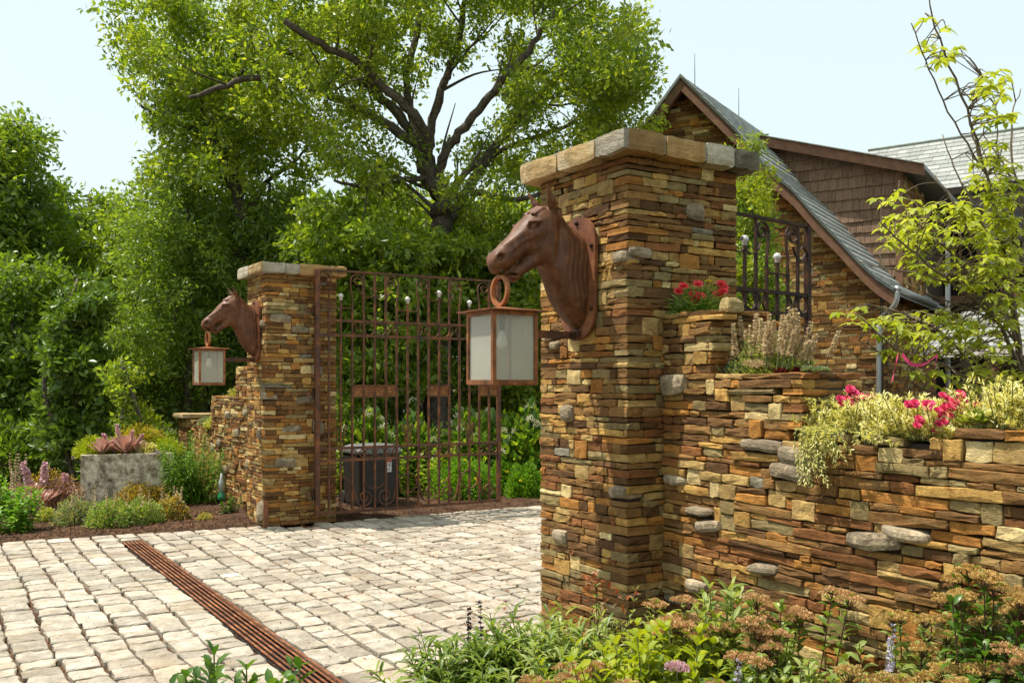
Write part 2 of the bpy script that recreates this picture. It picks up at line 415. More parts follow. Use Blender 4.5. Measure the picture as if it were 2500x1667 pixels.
class StoneWork:
    """gathers placed stones; the largest 300 in view become parts, the rest one joined part"""
    def __init__(self, root, rng): self.root = root; self.rng = rng; self.items = []; self.loc = np.array(root.location)
    def put(self, geo, basis, c, mat, seen=True, name='stone'):
        V, F = geo; R = np.array(basis).T          # columns: along, inward, up
        px, py, D = project(c)
        l = np.ptp(V[:, 0]); h = np.ptp(V[:, 2])
        fr = -(np.array(basis[1])@((np.array(c)-CAM)/np.linalg.norm(np.array(c)-CAM)))
        vis = seen and D > 0.3 and -60 < px < 2560 and -60 < py < 1730 and fr < -0.02
        Vw = V@R.T; F = turn(Vw, F, (len(F), len(V), np.linalg.det(R) > 0))
        self.items.append((l*h*abs(fr)/max(D, .3)**2 if vis else -1, Vw, F, np.array(c), mat, name))
    def face(self, O, e, n, stones, depth=0.10, seen=True, jit=0.007, gap=0.0025, tilt=0.008, depth_of=None):
        O = np.array(O, float); e = np.array(e, float); n = np.array(n, float); rng = self.rng
        for k, (u0, u1, z0, z1, kind) in enumerate(stones):
            l = u1-u0-gap*rng.uniform(.6, 1.8); h = z1-z0-gap*rng.uniform(.6, 1.6)
            if l < 0.008 or h < 0.008: continue
            d = depth_of(k) if depth_of else depth
            a = rng.normal(0, tilt); b = rng.normal(0, tilt*1.5)
            up = np.array([0, 0, 1.0]); al = e*math.cos(a)+up*math.sin(a)
            inw = -n*math.cos(b)+e*math.sin(b); upv = np.cross(al, inw)*(-1 if np.cross(al, inw)[2] < 0 else 1)
            inw = np.cross(upv, al); inw *= -1 if inw@n > 0 else 1; inw /= np.linalg.norm(inw)
            c = O+e*((u0+u1)/2)+up*((z0+z1)/2)+n*rng.uniform(-jit, jit)
            self.put(stone_geo(l, h, d, rng), (al, inw, upv), c, SK.index(kind), seen)
    def boulders(self, O, e, n, lst, seen=True, d=0.16):
        for (u, z, l, h) in lst:
            c = np.array(O)+np.array(e)*u+np.array([0, 0, z])+np.array(n)*0.018
            self.put(boulder_geo(l*1.08, h*1.28, d, self.rng), (e, -np.array(n), (0, 0, 1)), c, len(SM), seen)
    def build(self, most=300, rest='stonework', names=True):
        mats = SM+[M['boulder']]
        order = sorted(range(len(self.items)), key=lambda i: -self.items[i][0])
        keep = [i for i in order[:most] if self.items[i][0] > 0]; ks = set(keep)
        for i in keep:
            _, V, F, c, m, nm = self.items[i]
            me = new_mesh(nm, V, F, mats[m]); link(nm, me, self.root, c-self.loc)
        mb = MB()
        for i in range(len(self.items)):
            if i in ks: continue
            _, V, F, c, m, nm = self.items[i]; mb.add(V+c-self.loc, F, m)
        if mb.n:
            o = mb.build(rest, mats, self.root); o["kind"] = "stuff"
def fix_winding(V, F):
    c = V.mean(0); vol = 0.0
    for f in F:
        a = V[f[0]]-c
        for q in range(1, len(f)-1): vol += a@np.cross(V[f[q]]-c, V[f[q+1]]-c)
    return (V, F) if vol > 0 else (V, [tuple(reversed(f)) for f in F])
_SIGN = {}
def turn(V, F, key):
    """like fix_winding, for shapes of one kind: the sense is worked out once"""
    if key not in _SIGN: _SIGN[key] = fix_winding(V, F)[1] is F
    return F if _SIGN[key] else [tuple(reversed(f)) for f in F]

# ------------------------------------------------------------------ gate pillars
PW, PH = 0.84, 2.86
def pillar(name, label, y0, depth_y, seed, boulders_a, boulders_b, caps):
    rng = np.random.default_rng(seed)
    root = thing(name, label, 'pillar', (PW/2, y0+depth_y/2, 0))
    L = np.array(root.location)
    mb = MB(); mb.box((0, 0, PH/2), (PW-0.09, depth_y-0.09, PH)); mb.build('core', M['mortar'], root)
    sw = StoneWork(root, rng)
    rows = make_rows(PH, rng)
    B = [np.array([0, y0+depth_y, 0]), np.array([0, y0, 0]), np.array([PW, y0, 0]), np.array([PW, y0+depth_y, 0])]
    E_ = [np.array([0, -1., 0]), np.array([1., 0, 0]), np.array([0, 1., 0]), np.array([-1., 0, 0])]
    N_ = [np.array([-1., 0, 0]), np.array([0, -1., 0]), np.array([1., 0, 0]), np.array([0, 1., 0])]
    U_ = [depth_y, PW, depth_y, PW]
    cs = rng.uniform(0.10, 0.24, (4, len(rows)))        # how far a corner stone reaches round the corner
    for k in range(4):
        st, en = [], []
        for i in range(len(rows)):
            mine_end = (i+k) % 2 == 0                   # the corner at this face's end belongs to this face
            mine_start = (i+k-1) % 2 == 1
            st.append(0.0 if mine_start else cs[(k-1) % 4][i]); en.append(U_[k] if mine_end else U_[k]-cs[k][i])
        blk = boulders_a if k == 0 else boulders_b if k == 1 else []
        stones = fill(U_[k], rows, rng, 0.065, 0.26, st, en, None, blk)
        dep = []
        zi = {round(a, 5): i for i, (a, b) in enumerate(rows)}
        for (u0, u1, z0, z1, kd) in stones:
            i = zi[round(z0, 5)]; dd = 0.10
            if u0 < 1e-6: dd = cs[(k-1) % 4][i]
            if u1 > U_[k]-1e-6: dd = max(dd if u0 < 1e-6 else 0, cs[k][i])
            dep.append(min(dd, 0.3))
        sw.face(B[k], E_[k], N_[k], stones, seen=k < 2, depth_of=lambda q, dep=dep: dep[q])
        if blk: sw.boulders(B[k], E_[k], N_[k], blk)
    sw.build(300, 'stonework')
    # cap: big hewn blocks on a slab
    o = 0.10; h = 0.122; z = PH+h/2+0.004
    mb = MB(); mb.box((0, 0, PH+0.07), (PW+.165, depth_y+.165, 0.10)); mb.build('cap_core', M['cap_mortar'], root)
    X0, X1, Y0, Y1 = -o, PW+o, y0-o, y0+depth_y+o; t = 0.30
    def blk(cx, cy, lx, ly, mat, other=None):
        V, F = rough_block(lx-0.008, ly-0.008, h+rng.uniform(-.004, .010), rng, 0.0085, (9, 5, 4), 11)
        me = new_mesh('cap_stone', V, F, [M[mat], M[other or mat]], [0 if (not other or np.mean([V[i][0] for i in f]) < -lx/2+.03) else 1 for f in F]); link('cap_stone', me, root, np.array([cx, cy, z+rng.uniform(-.004, .004)])-L)
    a_side, b_side = caps
    ys = np.cumsum([0]+[f for f, _ in a_side]); ys = Y1-(Y1-Y0)*ys/ys[-1]
    for q, (_, mt) in enumerate(a_side):                # the face towards the road
        blk(X0+t/2, (ys[q]+ys[q+1])/2, t, ys[q]-ys[q+1], mt, b_side[0][1] if q == len(a_side)-1 else None)
    xs = np.cumsum([0]+[f for f, _ in b_side]); xs = X0+t+(X1-X0-t)*xs/xs[-1]
    for q, (_, mt) in enumerate(b_side):
        blk((xs[q]+xs[q+1])/2, Y0+t/2, xs[q+1]-xs[q], t, mt)
        blk((xs[q]+xs[q+1])/2, Y1-t/2, xs[q+1]-xs[q], t, mt)
    blk(X1-t/2, (Y0+Y1)/2, t, Y1-Y0-2*t-0.004, 'cap_tan')
    blk((X0+X1)/2, (Y0+Y1)/2, X1-X0-2*t-0.004, Y1-Y0-2*t-0.004, 'cap_tan')
    return root
DY2 = 0.74; Y2 = 6.43
near_pillar = pillar('stone_gate_pillar', 'tall stacked stone pillar beside the stepped flower wall, the closer of the gate pair', 0.0, 0.86, 11,
    # road face: u runs from the far corner to the near corner
    [(0.10, 1.90, .13, .05), (0.17, 1.845, .10, .05), (0.30, 1.43, .11, .09), (0.80, 2.31, .13, .06), (0.22, .685, .15, .07), (0.78, 1.00, .15, .07)],
    [(0.09, 2.335, .17, .065), (0.50, 2.60, .13, .09)],
    ([(1.5, 'cap_tan'), (1.35, 'cap_tan'), (1.0, 'cap_grey')], [(1.0, 'cap_gold'), (0.75, 'cap_grey'), (0.7, 'cap_dark')]))
far_pillar = pillar('stone_gate_pillar', 'tall stacked stone pillar across the drive, hinge post of the rusty gate', Y2, DY2, 23,
    [(0.62, 2.30, .16, .08), (0.66, 1.48, .16, .09), (0.50, 1.04, .10, .14), (0.55, .16, .20, .22)],
    [(0.17, 2.36, .26, .085), (0.40, 2.24, .22, .075), (0.46, 1.43, .22, .075), (0.30, 1.10, .22, .075), (0.22, 0.72, .24, .10), (0.60, 1.78, .14, .10), (.62, 1.12, .16, .14)],
    ([(1.2, 'cap_grey'), (1.3, 'cap_tan')], [(0.75, 'cap_grey'), (1.75, 'cap_gold'), (1.0, 'cap_gold')]))

# ------------------------------------------------------------------ stepped garden walls
def garden_wall(name, label, base_y, sgn, tmax, steps, seed, blocked, most=300, thick=0.42, lrange=(0.09, 0.33), rowr=(0.028, 0.053), post=None):
    """curved dry stone wall leaving a pillar; steps: (t0, t1, height)"""
    rng = np.random.default_rng(seed)
    xf = lambda t: 0.2565-0.10*t+0.036*t*t if t < 3 else 0.2805+0.116*(t-3)
    P = lambda t: np.array([xf(t), base_y+sgn*t, 0.0])
    ts = np.linspace(0, tmax, 240); pts = np.array([P(t) for t in ts])
    arc = np.concatenate([[0], np.cumsum(np.linalg.norm(np.diff(pts, axis=0), axis=1))])
    t_of = lambda u: np.interp(u, arc, ts); u_of = lambda t: np.interp(t, ts, arc)
    def frame(u):
        t = float(t_of(u)); d = P(min(t+.01, tmax))-P(max(t-.01, 0)); d /= np.linalg.norm(d)
        n = np.array([-abs(d[1]), d[0]*sgn*1.0, 0]); n /= np.linalg.norm(n)
        return P(t), d, n
    def top(u):
        t = float(t_of(u))
        for a, b, h in steps:
            if a <= t <= b: return h
        return steps[-1][2]
    root = thing(name, label, 'wall', (0.45, base_y+sgn*tmax/2, 0)); L = np.array(root.location)
    # dark core, one block for each step
    mb = MB()
    for a, b, h in steps:
        for q in range(8):
            t0 = a+(b-a)*q/8; t1 = a+(b-a)*(q+1)/8
            A, d0, n0 = frame(u_of(t0)); B, d1, n1 = frame(u_of(t1))
            lo = [A-n0*.045, B-n1*.045, B-n1*(thick-.045), A-n0*(thick-.045)]
            V = np.array(lo+[p+np.array([0, 0, h-0.03]) for p in lo])-L
            mb.add(V, [(0,1,2,3),(7,6,5,4),(0,4,5,1),(1,5,6,2),(2,6,7,3),(3,7,4,0)])
    mb.build('core', M['mortar'], root)
    sw = StoneWork(root, rng); H = max(s[2] for s in steps)
    heights = sorted(set(s[2] for s in steps)); rows = []; z = 0
    for h in heights:
        rows += [(a+z, b+z) for a, b in make_rows(h-z, rng, *rowr)]; z = h
    U = arc[-1]
    for (u0, u1, z0, z1, kd) in fill(U, rows, rng, lrange[0], lrange[1], None, None, top, blocked, 0.13):
        l = u1-u0-.003*rng.uniform(.5, 1.8); h = z1-z0-.003*rng.uniform(.5, 1.6)
        if l < .01 or h < .01: continue
        c, d, n = frame((u0+u1)/2)
        if sgn < 0: al = d
        else: al = d
        c = c+np.array([0, 0, (z0+z1)/2])+n*rng.uniform(-.012, .012)
        a = rng.normal(0, .012); al = al*math.cos(a)+np.array([0, 0, math.sin(a)])
        inw = -n; up = np.cross(inw, al) if np.cross(inw, al)[2] > 0 else np.cross(al, inw)
        sw.put(stone_geo(l, h, rng.uniform(.08, .14), rng), (al, inw, up), c, SK.index(kd))
    for (u, z, l, h) in blocked:
        c, d, n = frame(u); sw.put(boulder_geo(l*1.08, h*1.28, .17, rng), (d, -n, (0, 0, 1)), c+np.array([0, 0, z])+n*.02, len(SM))
    # back face (plain view from the garden) and the return faces of the steps
    for (u0, u1, z0, z1, kd) in fill(U, rows, rng, .2, .5, None, None, top, (), 0.05):
        c, d, n = frame((u0+u1)/2); c = c-n*thick+np.array([0, 0, (z0+z1)/2])
        sw.put(stone_geo(u1-u0-.004, z1-z0-.004, .08, rng), (d, n, (0, 0, 1)), c, SK.index(kd), False)
    for q, (a, b, h) in enumerate(steps):
        below = steps[q+1][2] if q+1 < len(steps) else 0.0
        if below >= h: continue
        A, d, n = frame(u_of(b))
        rr = [r for r in rows if r[0] >= below-0.01 and r[1] <= h+.01]
        for (u0, u1, z0, z1, kd) in fill(thick, rr, rng, .10, .30, None, None, None, (), 0):
            c = A-n*((u0+u1)/2)+d*(0.012+rng.uniform(-.01, .01))+np.array([0, 0, (z0+z1)/2])
            sw.put(stone_geo(u1-u0-.004, z1-z0-.004, .12, rng), (-n, -d, (0, 0, 1)), c, SK.index(kd), sgn < 0)
    sw.build(most, 'stonework')
    # soil trough on every step
    mb = MB()
    for a, b, h in steps:
        A, d0, n0 = frame(u_of(a)); B, d1, n1 = frame(u_of(b))
        lo = [A-n0*.055-L, B-n1*.055-L, B-n1*(thick-.055)-L, A-n0*(thick-.055)-L]
        mb.add([p+np.array([0, 0, h-.010]) for p in lo], [(0, 1, 2, 3) if sgn < 0 else (3, 2, 1, 0)])
    mb.build('soil', M['mulch'], root)
    return root, P, frame, u_of
near_steps = [(0, .40, 2.00), (.40, 1.03, 1.66), (1.03, 1.87, 1.385), (1.87, 3.3, 1.43)]
near_wall, NWP, nframe, nu = garden_wall('stepped_garden_wall', 'stepped stacked stone wall with flowers growing along its top', 0.0, -1, 3.3, near_steps, 5,
    [(.10, 1.60, .21, .11), (.12, 1.075, .20, .055), (.80, 1.305, .28, .055), (1.03, 1.27, .24, .075), (.99, 1.19, .26, .07), 
     (.33, .93, .22, .045), (.40, .86, .19, .06), (1.60, .98, .22, .055), (1.44, .93, .28, .075), (.80, .70, .20, .05), (.30, .52, .17, .06), (1.30, .17, .30, .11)])
far_steps = [(0, 1.15, 1.84), (1.15, 2.55, 1.45), (2.55, 5.0, 1.02)]
far_wall, FWP, fframe, fu = garden_wall('stepped_garden_wall', 'stepped stacked stone wall behind the feathery green bush and stone trough', Y2+DY2, 1, 5.0, far_steps, 6,
    [(.45, 1.36, .22, .10), (.75, 1.25, .22, .08), (1.1, .98, .2, .10), (.35, .9, .14, .14), (1.5, 1.2, .22, .10), (2.0, .8, .22, .10), (.6, .6, .2, .12), (2.5, .7, .22, .12), (1.7, .45, .25, .10)])
# end post of the far wall
def end_post():
    rng = np.random.default_rng(77); c, d, n = fframe(fu(5.0)); c = c+d*.3-n*.2
    root = thing('wall_end_post', 'low stone end post with a flat capstone behind the feathery bush', 'post', c)
    MB().box((0, 0, .5), (.52, .52, 1.0)).build('core', M['mortar'], root)
    sw = StoneWork(root, rng); rows = make_rows(1.04, rng, .04, .08)
    for k, (e, nn) in enumerate([((0, -1, 0), (-1, 0, 0)), ((1, 0, 0), (0, -1, 0)), ((0, 1, 0), (1, 0, 0)), ((-1, 0, 0), (0, 1, 0))]):
        e = np.array(e, float); nn = np.array(nn, float)
        sw.face(c+nn*.3-e*.3, e, nn, fill(.6, rows, rng, .1, .3), seen=k < 2)
    sw.build(80)
    V, F = rough_block(.78, .78, .075, rng, .008, (6, 6, 2)); link('cap_stone', new_mesh('cap_stone', V, F, M['cap_tan']), root, (0, 0, 1.085))
end_post()

# ------------------------------------------------------------------ driveway of hewn setts, trench drain
def edge_far(x): return 6.52+0.125*max(0, -x)-(.0 if x < 0.9 else 0.12)
def edge_near(x): return 0.78 if x > -0.3 else 0.78-0.35*(-0.3-x)
rng = np.random.default_rng(3)
DX = -1.46; DWID = 0.20; DY0, DY1 = 0.55, 6.27
def sheet(pts, z): return [np.array([x, y, z]) for x, y in pts]
mb = MB()
xs = np.linspace(-9, 14, 93)
for a, b in zip(xs[:-1], xs[1:]):
    if b <= DX-DWID/2-.2 or a >= DX+DWID/2+.2:
        mb.add([(a, edge_near(a)-.25, -.034), (b, edge_near(b)-.25, -.034), (b, edge_far(b)+.03, -.034), (a, edge_far(a)+.03, -.034)], [(0, 1, 2, 3)])
    else:
        for q, r in ((a, min(b, DX-DWID/2)), (max(a, DX+DWID/2), b)):
            if r > q+.001: mb.add([(q, edge_near(q)-.25, -.034), (r, edge_near(r)-.25, -.034), (r, edge_far(r)+.03, -.034), (q, edge_far(q)+.03, -.034)], [(0, 1, 2, 3)])
        q, r = max(a, DX-DWID/2), min(b, DX+DWID/2)
        if r > q+.001:
            mb.add([(q, DY1, -.034), (r, DY1, -.034), (r, edge_far(r)+.03, -.034), (q, edge_far(q)+.03, -.034)], [(0, 1, 2, 3)])
drive = mb.build('driveway', M['joint']); tag(drive, kind='structure')
setts = []
x = DX+DWID/2+.012; cols = []
while x < 5.0: w = rng.uniform(.175, .215); cols.append((x, x+w)); x += w
x = DX-DWID/2-.012
while x > -5.6: w = rng.uniform(.185, .225); cols.append((x-w, x)); x -= w
for (x0, x1) in cols:
    xm = (x0+x1)/2; y = max(edge_near(xm), -.2) - rng.uniform(0, .2); yend = edge_far(xm)
    # a gentle waver of the courses
    while y < yend-.05:
        L = rng.uniform(.13, .27)*(1.0 if rng.random() < .85 else 1.35)
        if yend-y-L < .1: L = yend-y
        inside = (-.02 < xm < PW+.02 and (y < .88 or y+L > Y2-.02))
        if not inside: setts.append((x0, x1, y, y+L))
        y += L
for (xa, ya, yb) in ((DX, DY1+.01, edge_far(DX)), ):    # the setts that close the drain's far end
    setts.append((DX-DWID/2, DX+DWID/2, DY1+.012, DY1+.012+.17)); setts.append((DX-DWID/2, DX+DWID/2, DY1+.19, edge_far(DX)))
items = []
for (x0, x1, y0, y1) in setts:
    wav = .012*math.sin(y0*1.7+x0*2.1)
    cx, cy = (x0+x1)/2+wav, (y0+y1)/2
    if abs(cx-DX) < .2 and y0 < DY1: cx -= wav
    g = rng.uniform(.014, .030)
    V, F = stone_geo(x1-x0-g, y1-y0-rng.uniform(.010, .024), .055, rng, ch=.008, jit=.008, bulge=.0028)
    al = (1, 0, 0); R = np.array([(1, 0, 0), (0, 0, -1), (0, 1, 0)], float)      # local x, inward(y), up(z)
    tl = rng.normal(0, .009, 2); Vw = V@R
    Vw[:, 2] += Vw[:, 0]*tl[0]+Vw[:, 1]*tl[1]
    c = np.array([cx, cy, rng.normal(.004, .003)])
    px, py, D = project(c)
    hid = (px > 1320 and px < 1790 and D > 5.2)
    items.append((-1 if hid or D < .5 or not (-40 < px < 2540) or py > 1700 else abs((c-CAM)[2])/max(D, .5)**3, Vw, F, c))
order = sorted(range(len(items)), key=lambda i: -items[i][0]); keep = set(order[:300])
mbr = MB()
for i, (s, V, F, c) in enumerate(items):
    F = turn(V, F, 'sett')
    if i in keep: link('paving_stone', new_mesh('paving_stone', V, F, M['paver']), drive, c)
    else: mbr.add(V+c, F)
o = mbr.build('paving_stones_beyond', M['paver'], drive); o["kind"] = "stuff"
# crumbs of bark and needles in the joints
n = 9000; P = np.column_stack([rng.uniform(-4, 3.5, n), rng.uniform(.7, 6.7, n), np.zeros(n)])
colx = np.array([c[1] for c in cols]); sel = rng.random(n) < .7
P[sel, 0] = colx[rng.integers(0, len(colx), sel.sum())]+rng.normal(0, .011, sel.sum())
P[:, 2] = np.where(sel, -.022, .006)+rng.uniform(0, .008, n)
kp = np.array([edge_near(p[0]) < p[1] < edge_far(p[0]) and not (abs(p[0]-DX) < .1 and p[1] < DY1) for p in P]); kp &= sel | (rng.random(n) < .3)
LITTER = P[kp]

dr = thing('trench_drain', 'rusty slotted iron drain grate set along the paved drive', 'drain grate', (DX, (DY0+DY1)/2, -.02))
L0 = np.array(dr.location)
for k in range(6):
    xo = -DWID/2+.010+k*(DWID-.02)/5
    for q in range(4):
        ya = DY0+(DY1-DY0)*q/4+.003; yb = DY0+(DY1-DY0)*(q+1)/4-.003
        mb = MB(); mb.bar((xo, ya-L0[1], .0205), (xo, yb-L0[1], .0205), .014 if 0 < k < 5 else .016, .0045)
        mb.build('bar', M['grate'], dr)
for q in range(24):
    y = DY0+.1+(DY1-DY0-.2)*q/23
    MB().bar((-DWID/2+.018, y-L0[1], -.008), (DWID/2-.018, y-L0[1], -.008), .010, .014).build('cross_rib', M['grate'], dr)
M['pit'] = plain_mat('drain_pit', (.012, .008, .006), (.03, .02, .012), .95)
MB().box((0, 0, -.052), (DWID, DY1-DY0, .006)).build('channel_floor', M['pit'], dr)

# ------------------------------------------------------------------ ground and planting beds
def lawn_mat():
    t = NT('ground'); n = t.noise(3, 5, .65); f = t.noise(40, 3)
    c = t.mix(t.ramp(n, [(.4, 0.), (.6, 1.)]), (.05, .032, .018), (.045, .06, .02))
    return t.done(t.principled(t.mix(t.ramp(f, [(.3, .5), (.6, 0.)]), c, (.4, .4, .4), 'MULTIPLY'), .95, 0, t.bump(f, .6, .03), .2))
M['lawn'] = lawn_mat()
g = MB(); R = 260
g.add([(-R, -R, -.08), (R, -R, -.08), (R, R, -.08), (-R, R, -.08)], [(0, 1, 2, 3)]); tag(g.build('ground', M['lawn']), kind='structure')
def bed(name, ylo, yhi, x0, x1, nx, ny, amp=.025, base=.012, rise=0.0):
    V = []; F = []
    for i in range(nx+1):
        x = x0+(x1-x0)*i/nx; a = ylo(x); b = yhi(x)
        for j in range(ny+1):
            f = j/ny; y = a+(b-a)*f**1.4
            e = min(1, min(abs(y-a), abs(y-b))/.25)
            V.append((x, y, base*e-.02*(1-e)+amp*e*(noise.noise(Vector((x*2.1, y*2.1, 4)))+.5*noise.noise(Vector((x*7, y*7, 1))))+rise*max(0, y-a)))
    for i in range(nx):
        for j in range(ny):
            a = i*(ny+1)+j; F.append((a, a+ny+1, a+ny+2, a+1))
    o = link(name, new_mesh(name, V, F, M['mulch'], None, True)); tag(o, kind='structure'); return o
bed('planting_bed', lambda x: edge_far(x)+.012, lambda x: 15., -9, 13, 90, 50, .03, .02, .004)
bed('planting_bed', lambda x: edge_near(x)-4.5, lambda x: edge_near(x)-.03, -5, 2.2, 50, 40, .03, .015)
bed('planting_bed', lambda x: -9., lambda x: .75, 2.2, 14, 40, 40, .03, .015)
# ------------------------------------------------------------------ horse heads (one sculpted surface)
def horse_mesh():
    vx = 0.0062
    A = np.arange(-.012, .67, vx); Z = np.arange(1.895, 2.765, vx); C = np.arange(-.165, .166, vx)
    a, z, c = np.meshgrid(A, Z, C, indexing='ij'); ac = np.abs(c)
    def smin(p, q, k): h = np.clip(.5+.5*(q-p)/k, 0, 1); return q*(1-h)+p*h-k*h*(1-h)
    def smax(p, q, k): return -smin(-p, -q, k)
    def cone(p, q, r1, r2, cs=1.0, cc=None):
        cv = (ac if cc is None else cc)*cs
        P = np.array(p); Q = np.array(q); d = Q-P
        t = np.clip(((a-P[0])*d[0]+(z-P[1])*d[1]+(cv-P[2]*cs)*d[2]*cs)/(d[0]**2+d[1]**2+(d[2]*cs)**2), 0, 1)
        return np.sqrt((a-P[0]-d[0]*t)**2+(z-P[1]-d[1]*t)**2+(cv-(P[2]+d[2]*t)*cs)**2)-(r1+(r2-r1)*t)
    def ell(ctr, r, ang=0.0):
        ca, sa = math.cos(ang), math.sin(ang); x = a-ctr[0]; y = z-ctr[1]
        u = x*ca+y*sa; v = -x*sa+y*ca; w = ac-ctr[2]
        k = np.sqrt((u/r[0])**2+(v/r[1])**2+(w/r[2])**2); return (k-1)*min(r)
    AX = math.atan2(-.19, .24)
    # neck: a profile with rounded sides
    poly = np.array([(-.03, 2.47), (.06, 2.497), (.13, 2.535), (.20, 2.578), (.27, 2.555), (.315, 2.42), (.292, 2.285), (.248, 2.19), (.206, 2.094), (.158, 2.018), (.10, 1.958), (.045, 1.926), (-.03, 1.926)])
    d2 = np.full(a.shape[:2], 1e9); ins = np.zeros(a.shape[:2], bool); a2 = a[:, :, 0]; z2 = z[:, :, 0]
    for i in range(len(poly)):
        p, q = poly[i], poly[(i+1) % len(poly)]; e = q-p
        t = np.clip(((a2-p[0])*e[0]+(z2-p[1])*e[1])/(e@e), 0, 1)
        d2 = np.minimum(d2, np.hypot(a2-p[0]-e[0]*t, z2-p[1]-e[1]*t))
        cr = (p[1] > z2) != (q[1] > z2); ins ^= cr & (a2 < (q[0]-p[0])*(z2-p[1])/(q[1]-p[1]+1e-12)+p[0])
    d2 = np.where(ins, -d2, d2)
    R = .085; wz = np.interp(z2, [1.9, 1.96, 2.1, 2.3, 2.5, 2.6], [.05, .088, .116, .112, .085, .075])
    neck = np.sqrt(np.maximum(d2+R, 0)[:, :, None]**2+(ac*(R/wz)[:, :, None])**2)-R
    lock = np.clip((.24-a)/.06, 0, 1)*np.clip((2.50-z)/.05, 0, 1)*np.clip((z-1.97)/.08, 0, 1)*np.clip((ac-.03)/.03, 0, 1)
    neck -= .0012*lock*np.sin((a+.05*(z-2.2)**2+.012*np.sin(z*19))*2*math.pi/.034)+.0012*lock*np.sin((a*1.3+.02*np.sin(z*31+1))*2*math.pi/.017)
    # skull and jaws
    d = cone((.30, 2.497, 0), (.535, 2.318, 0), .108, .060, 1.06)
    d = smin(d, ell((.380, 2.478, .040), (.070, .052, .050), AX*.7), .035)
    d = smin(d, ell((.565, 2.287, 0), (.068, .056, .056), AX*.6), .05)
    d = smin(d, ell((.590, 2.256, 0), (.034, .040, .044)), .03)
    ck = ell((.285, 2.405, .030), (.118, .112, .062), AX); d = smin(d, ck, .035)
    d = smin(d, ell((.245, 2.545, 0), (.085, .062, .075)), .05)
    jaw = smin(cone((.31, 2.335, .022), (.455, 2.236, .012), .046, .030), ell((.476, 2.208, 0), (.036, .031, .036)), .03)
    d = smin(d, jaw, .022)
    neckc = smin(d, neck, .042)
    d = neckc
    d = smin(d, cone((.405, 2.475, .070), (.545, 2.372, .030), .010, .008), .03)
    d = smax(d, -cone((.43, 2.395, .098), (.50, 2.338, .078), .014, .010), .03)
    # hollow behind the cheek, eye socket, brow, lids
    d = smax(d, -cone((.205, 2.515, .104), (.240, 2.300, .112), .016, .014), .035)
    d = smax(d, -cone((.335, 2.415, .118), (.40, 2.385, .105), .012, .012), .04)
    def side(a0, z0):
        k = d[int(round((a0-A[0])/vx)), int(round((z0-Z[0])/vx))]; return float(np.abs(C[k < 0]).max())
    ea, ez = .392, 2.487; es = side(ea, ez)
    d = smax(d, -ell((ea+.003, ez, es+.004), (.043, .028, .028), AX*.7), .010)
    d = smin(d, cone((ea-.040, ez+.030, es+.001), (ea+.032, ez+.021, es-.006), .0095, .008), .010)
    d = smin(d, ell((ea, ez-.001, es-.017), (.0195, .0155, .0165), AX*.7), .002)
    d = smin(d, cone((ea-.034, ez-.010, es-.004), (ea+.028, ez-.024, es-.014), .0050, .0045), .006)
    d = smin(d, cone((ea-.032, ez+.015, es-.005), (ea+.028, ez+.008, es-.013), .0045, .0040), .004)
    # nostril, lips, mouth
    d = smin(d, ell((.588, 2.303, .042), (.038, .034, .022), AX), .016)
    ns = side(.590, 2.300); d = smax(d, -ell((.591, 2.300, ns+.004), (.027, .021, .032), AX), .006)
    d = smin(d, cone((.555, 2.322, .056), (.592, 2.328, .046), .007, .007), .010)
    d = smax(d, -ell((.535, 2.228, 0), (.072, .0075, .3), .22), .006)
    d = smax(d, -cone((.478, 2.243, .056), (.60, 2.226, .050), .005, .006), .008)
    for q in range(4):
        p0 = .490+q*.019; d = smax(d, -cone((p0, 2.325-q*.011, .070), (p0-.008, 2.262-q*.004, .068), .0045, .003), .008)
    d = smin(d, cone((.40, 2.278, 0), (.53, 2.226, 0), .030, .016), .004)
    # veins and bone lines of the face
    v0, v1, v2 = side(.36, 2.445), side(.46, 2.395), side(.53, 2.335)
    d = smin(d, cone((.36, 2.445, v0), (.46, 2.395, v1), .003, .003), .012)
    d = smin(d, cone((.46, 2.395, v1), (.53, 2.335, v2), .003, .002), .012)
    # ears
    ear = smin(cone((.243, 2.585, .056), (.272, 2.640, .082), .027, .024), cone((.272, 2.640, .082), (.318, 2.722, .104), .024, .003), .012)
    ear = smax(ear, -smin(cone((.288, 2.618, .090), (.304, 2.664, .108), .012, .014), cone((.304, 2.664, .108), (.328, 2.708, .114), .014, .002), .008), .004)
    d = smin(d, ear, .014)
    # forelock and crest of the mane
    for q in range(9):
        s = (q-4)/4.0; wv = .010*math.sin(q*2.3)
        st = np.minimum(cone((.245, 2.612-.01*abs(s), s*.034), (.310+wv, 2.607-.012*abs(s), s*.052+.006), .013, .015, 1, c),
                        cone((.310+wv, 2.607-.012*abs(s), s*.052+.006), (.378+wv, 2.575-.016*abs(s), s*.060-.004), .014, .006, 1, c))
        d = smin(d, st, .004)
    for q in range(8):
        p = .02+q*.026; zt = float(np.interp(p, [0, .06, .13, .20, .27], [2.475, 2.497, 2.535, 2.578, 2.575]))
        d = smin(d, cone((p, zt-.004, .004), (p-.022, zt-.085, .052), .011, .009), .010)
    d = np.maximum(d, .030-a)                                   # cut flat where it meets the plate
    # surface nets
    s = d < 0; nx, ny, nz = d.shape
    cs = np.zeros((nx-1, ny-1, nz-1), int); acc = np.zeros(cs.shape+(3,)); cnt = np.zeros(cs.shape)
    sl = lambda o, n: slice(o, o+n-1)
    cor = [(i, j, k) for i in (0, 1) for j in (0, 1) for k in (0, 1)]
    val = {o: d[sl(o[0], nx), sl(o[1], ny), sl(o[2], nz)] for o in cor}
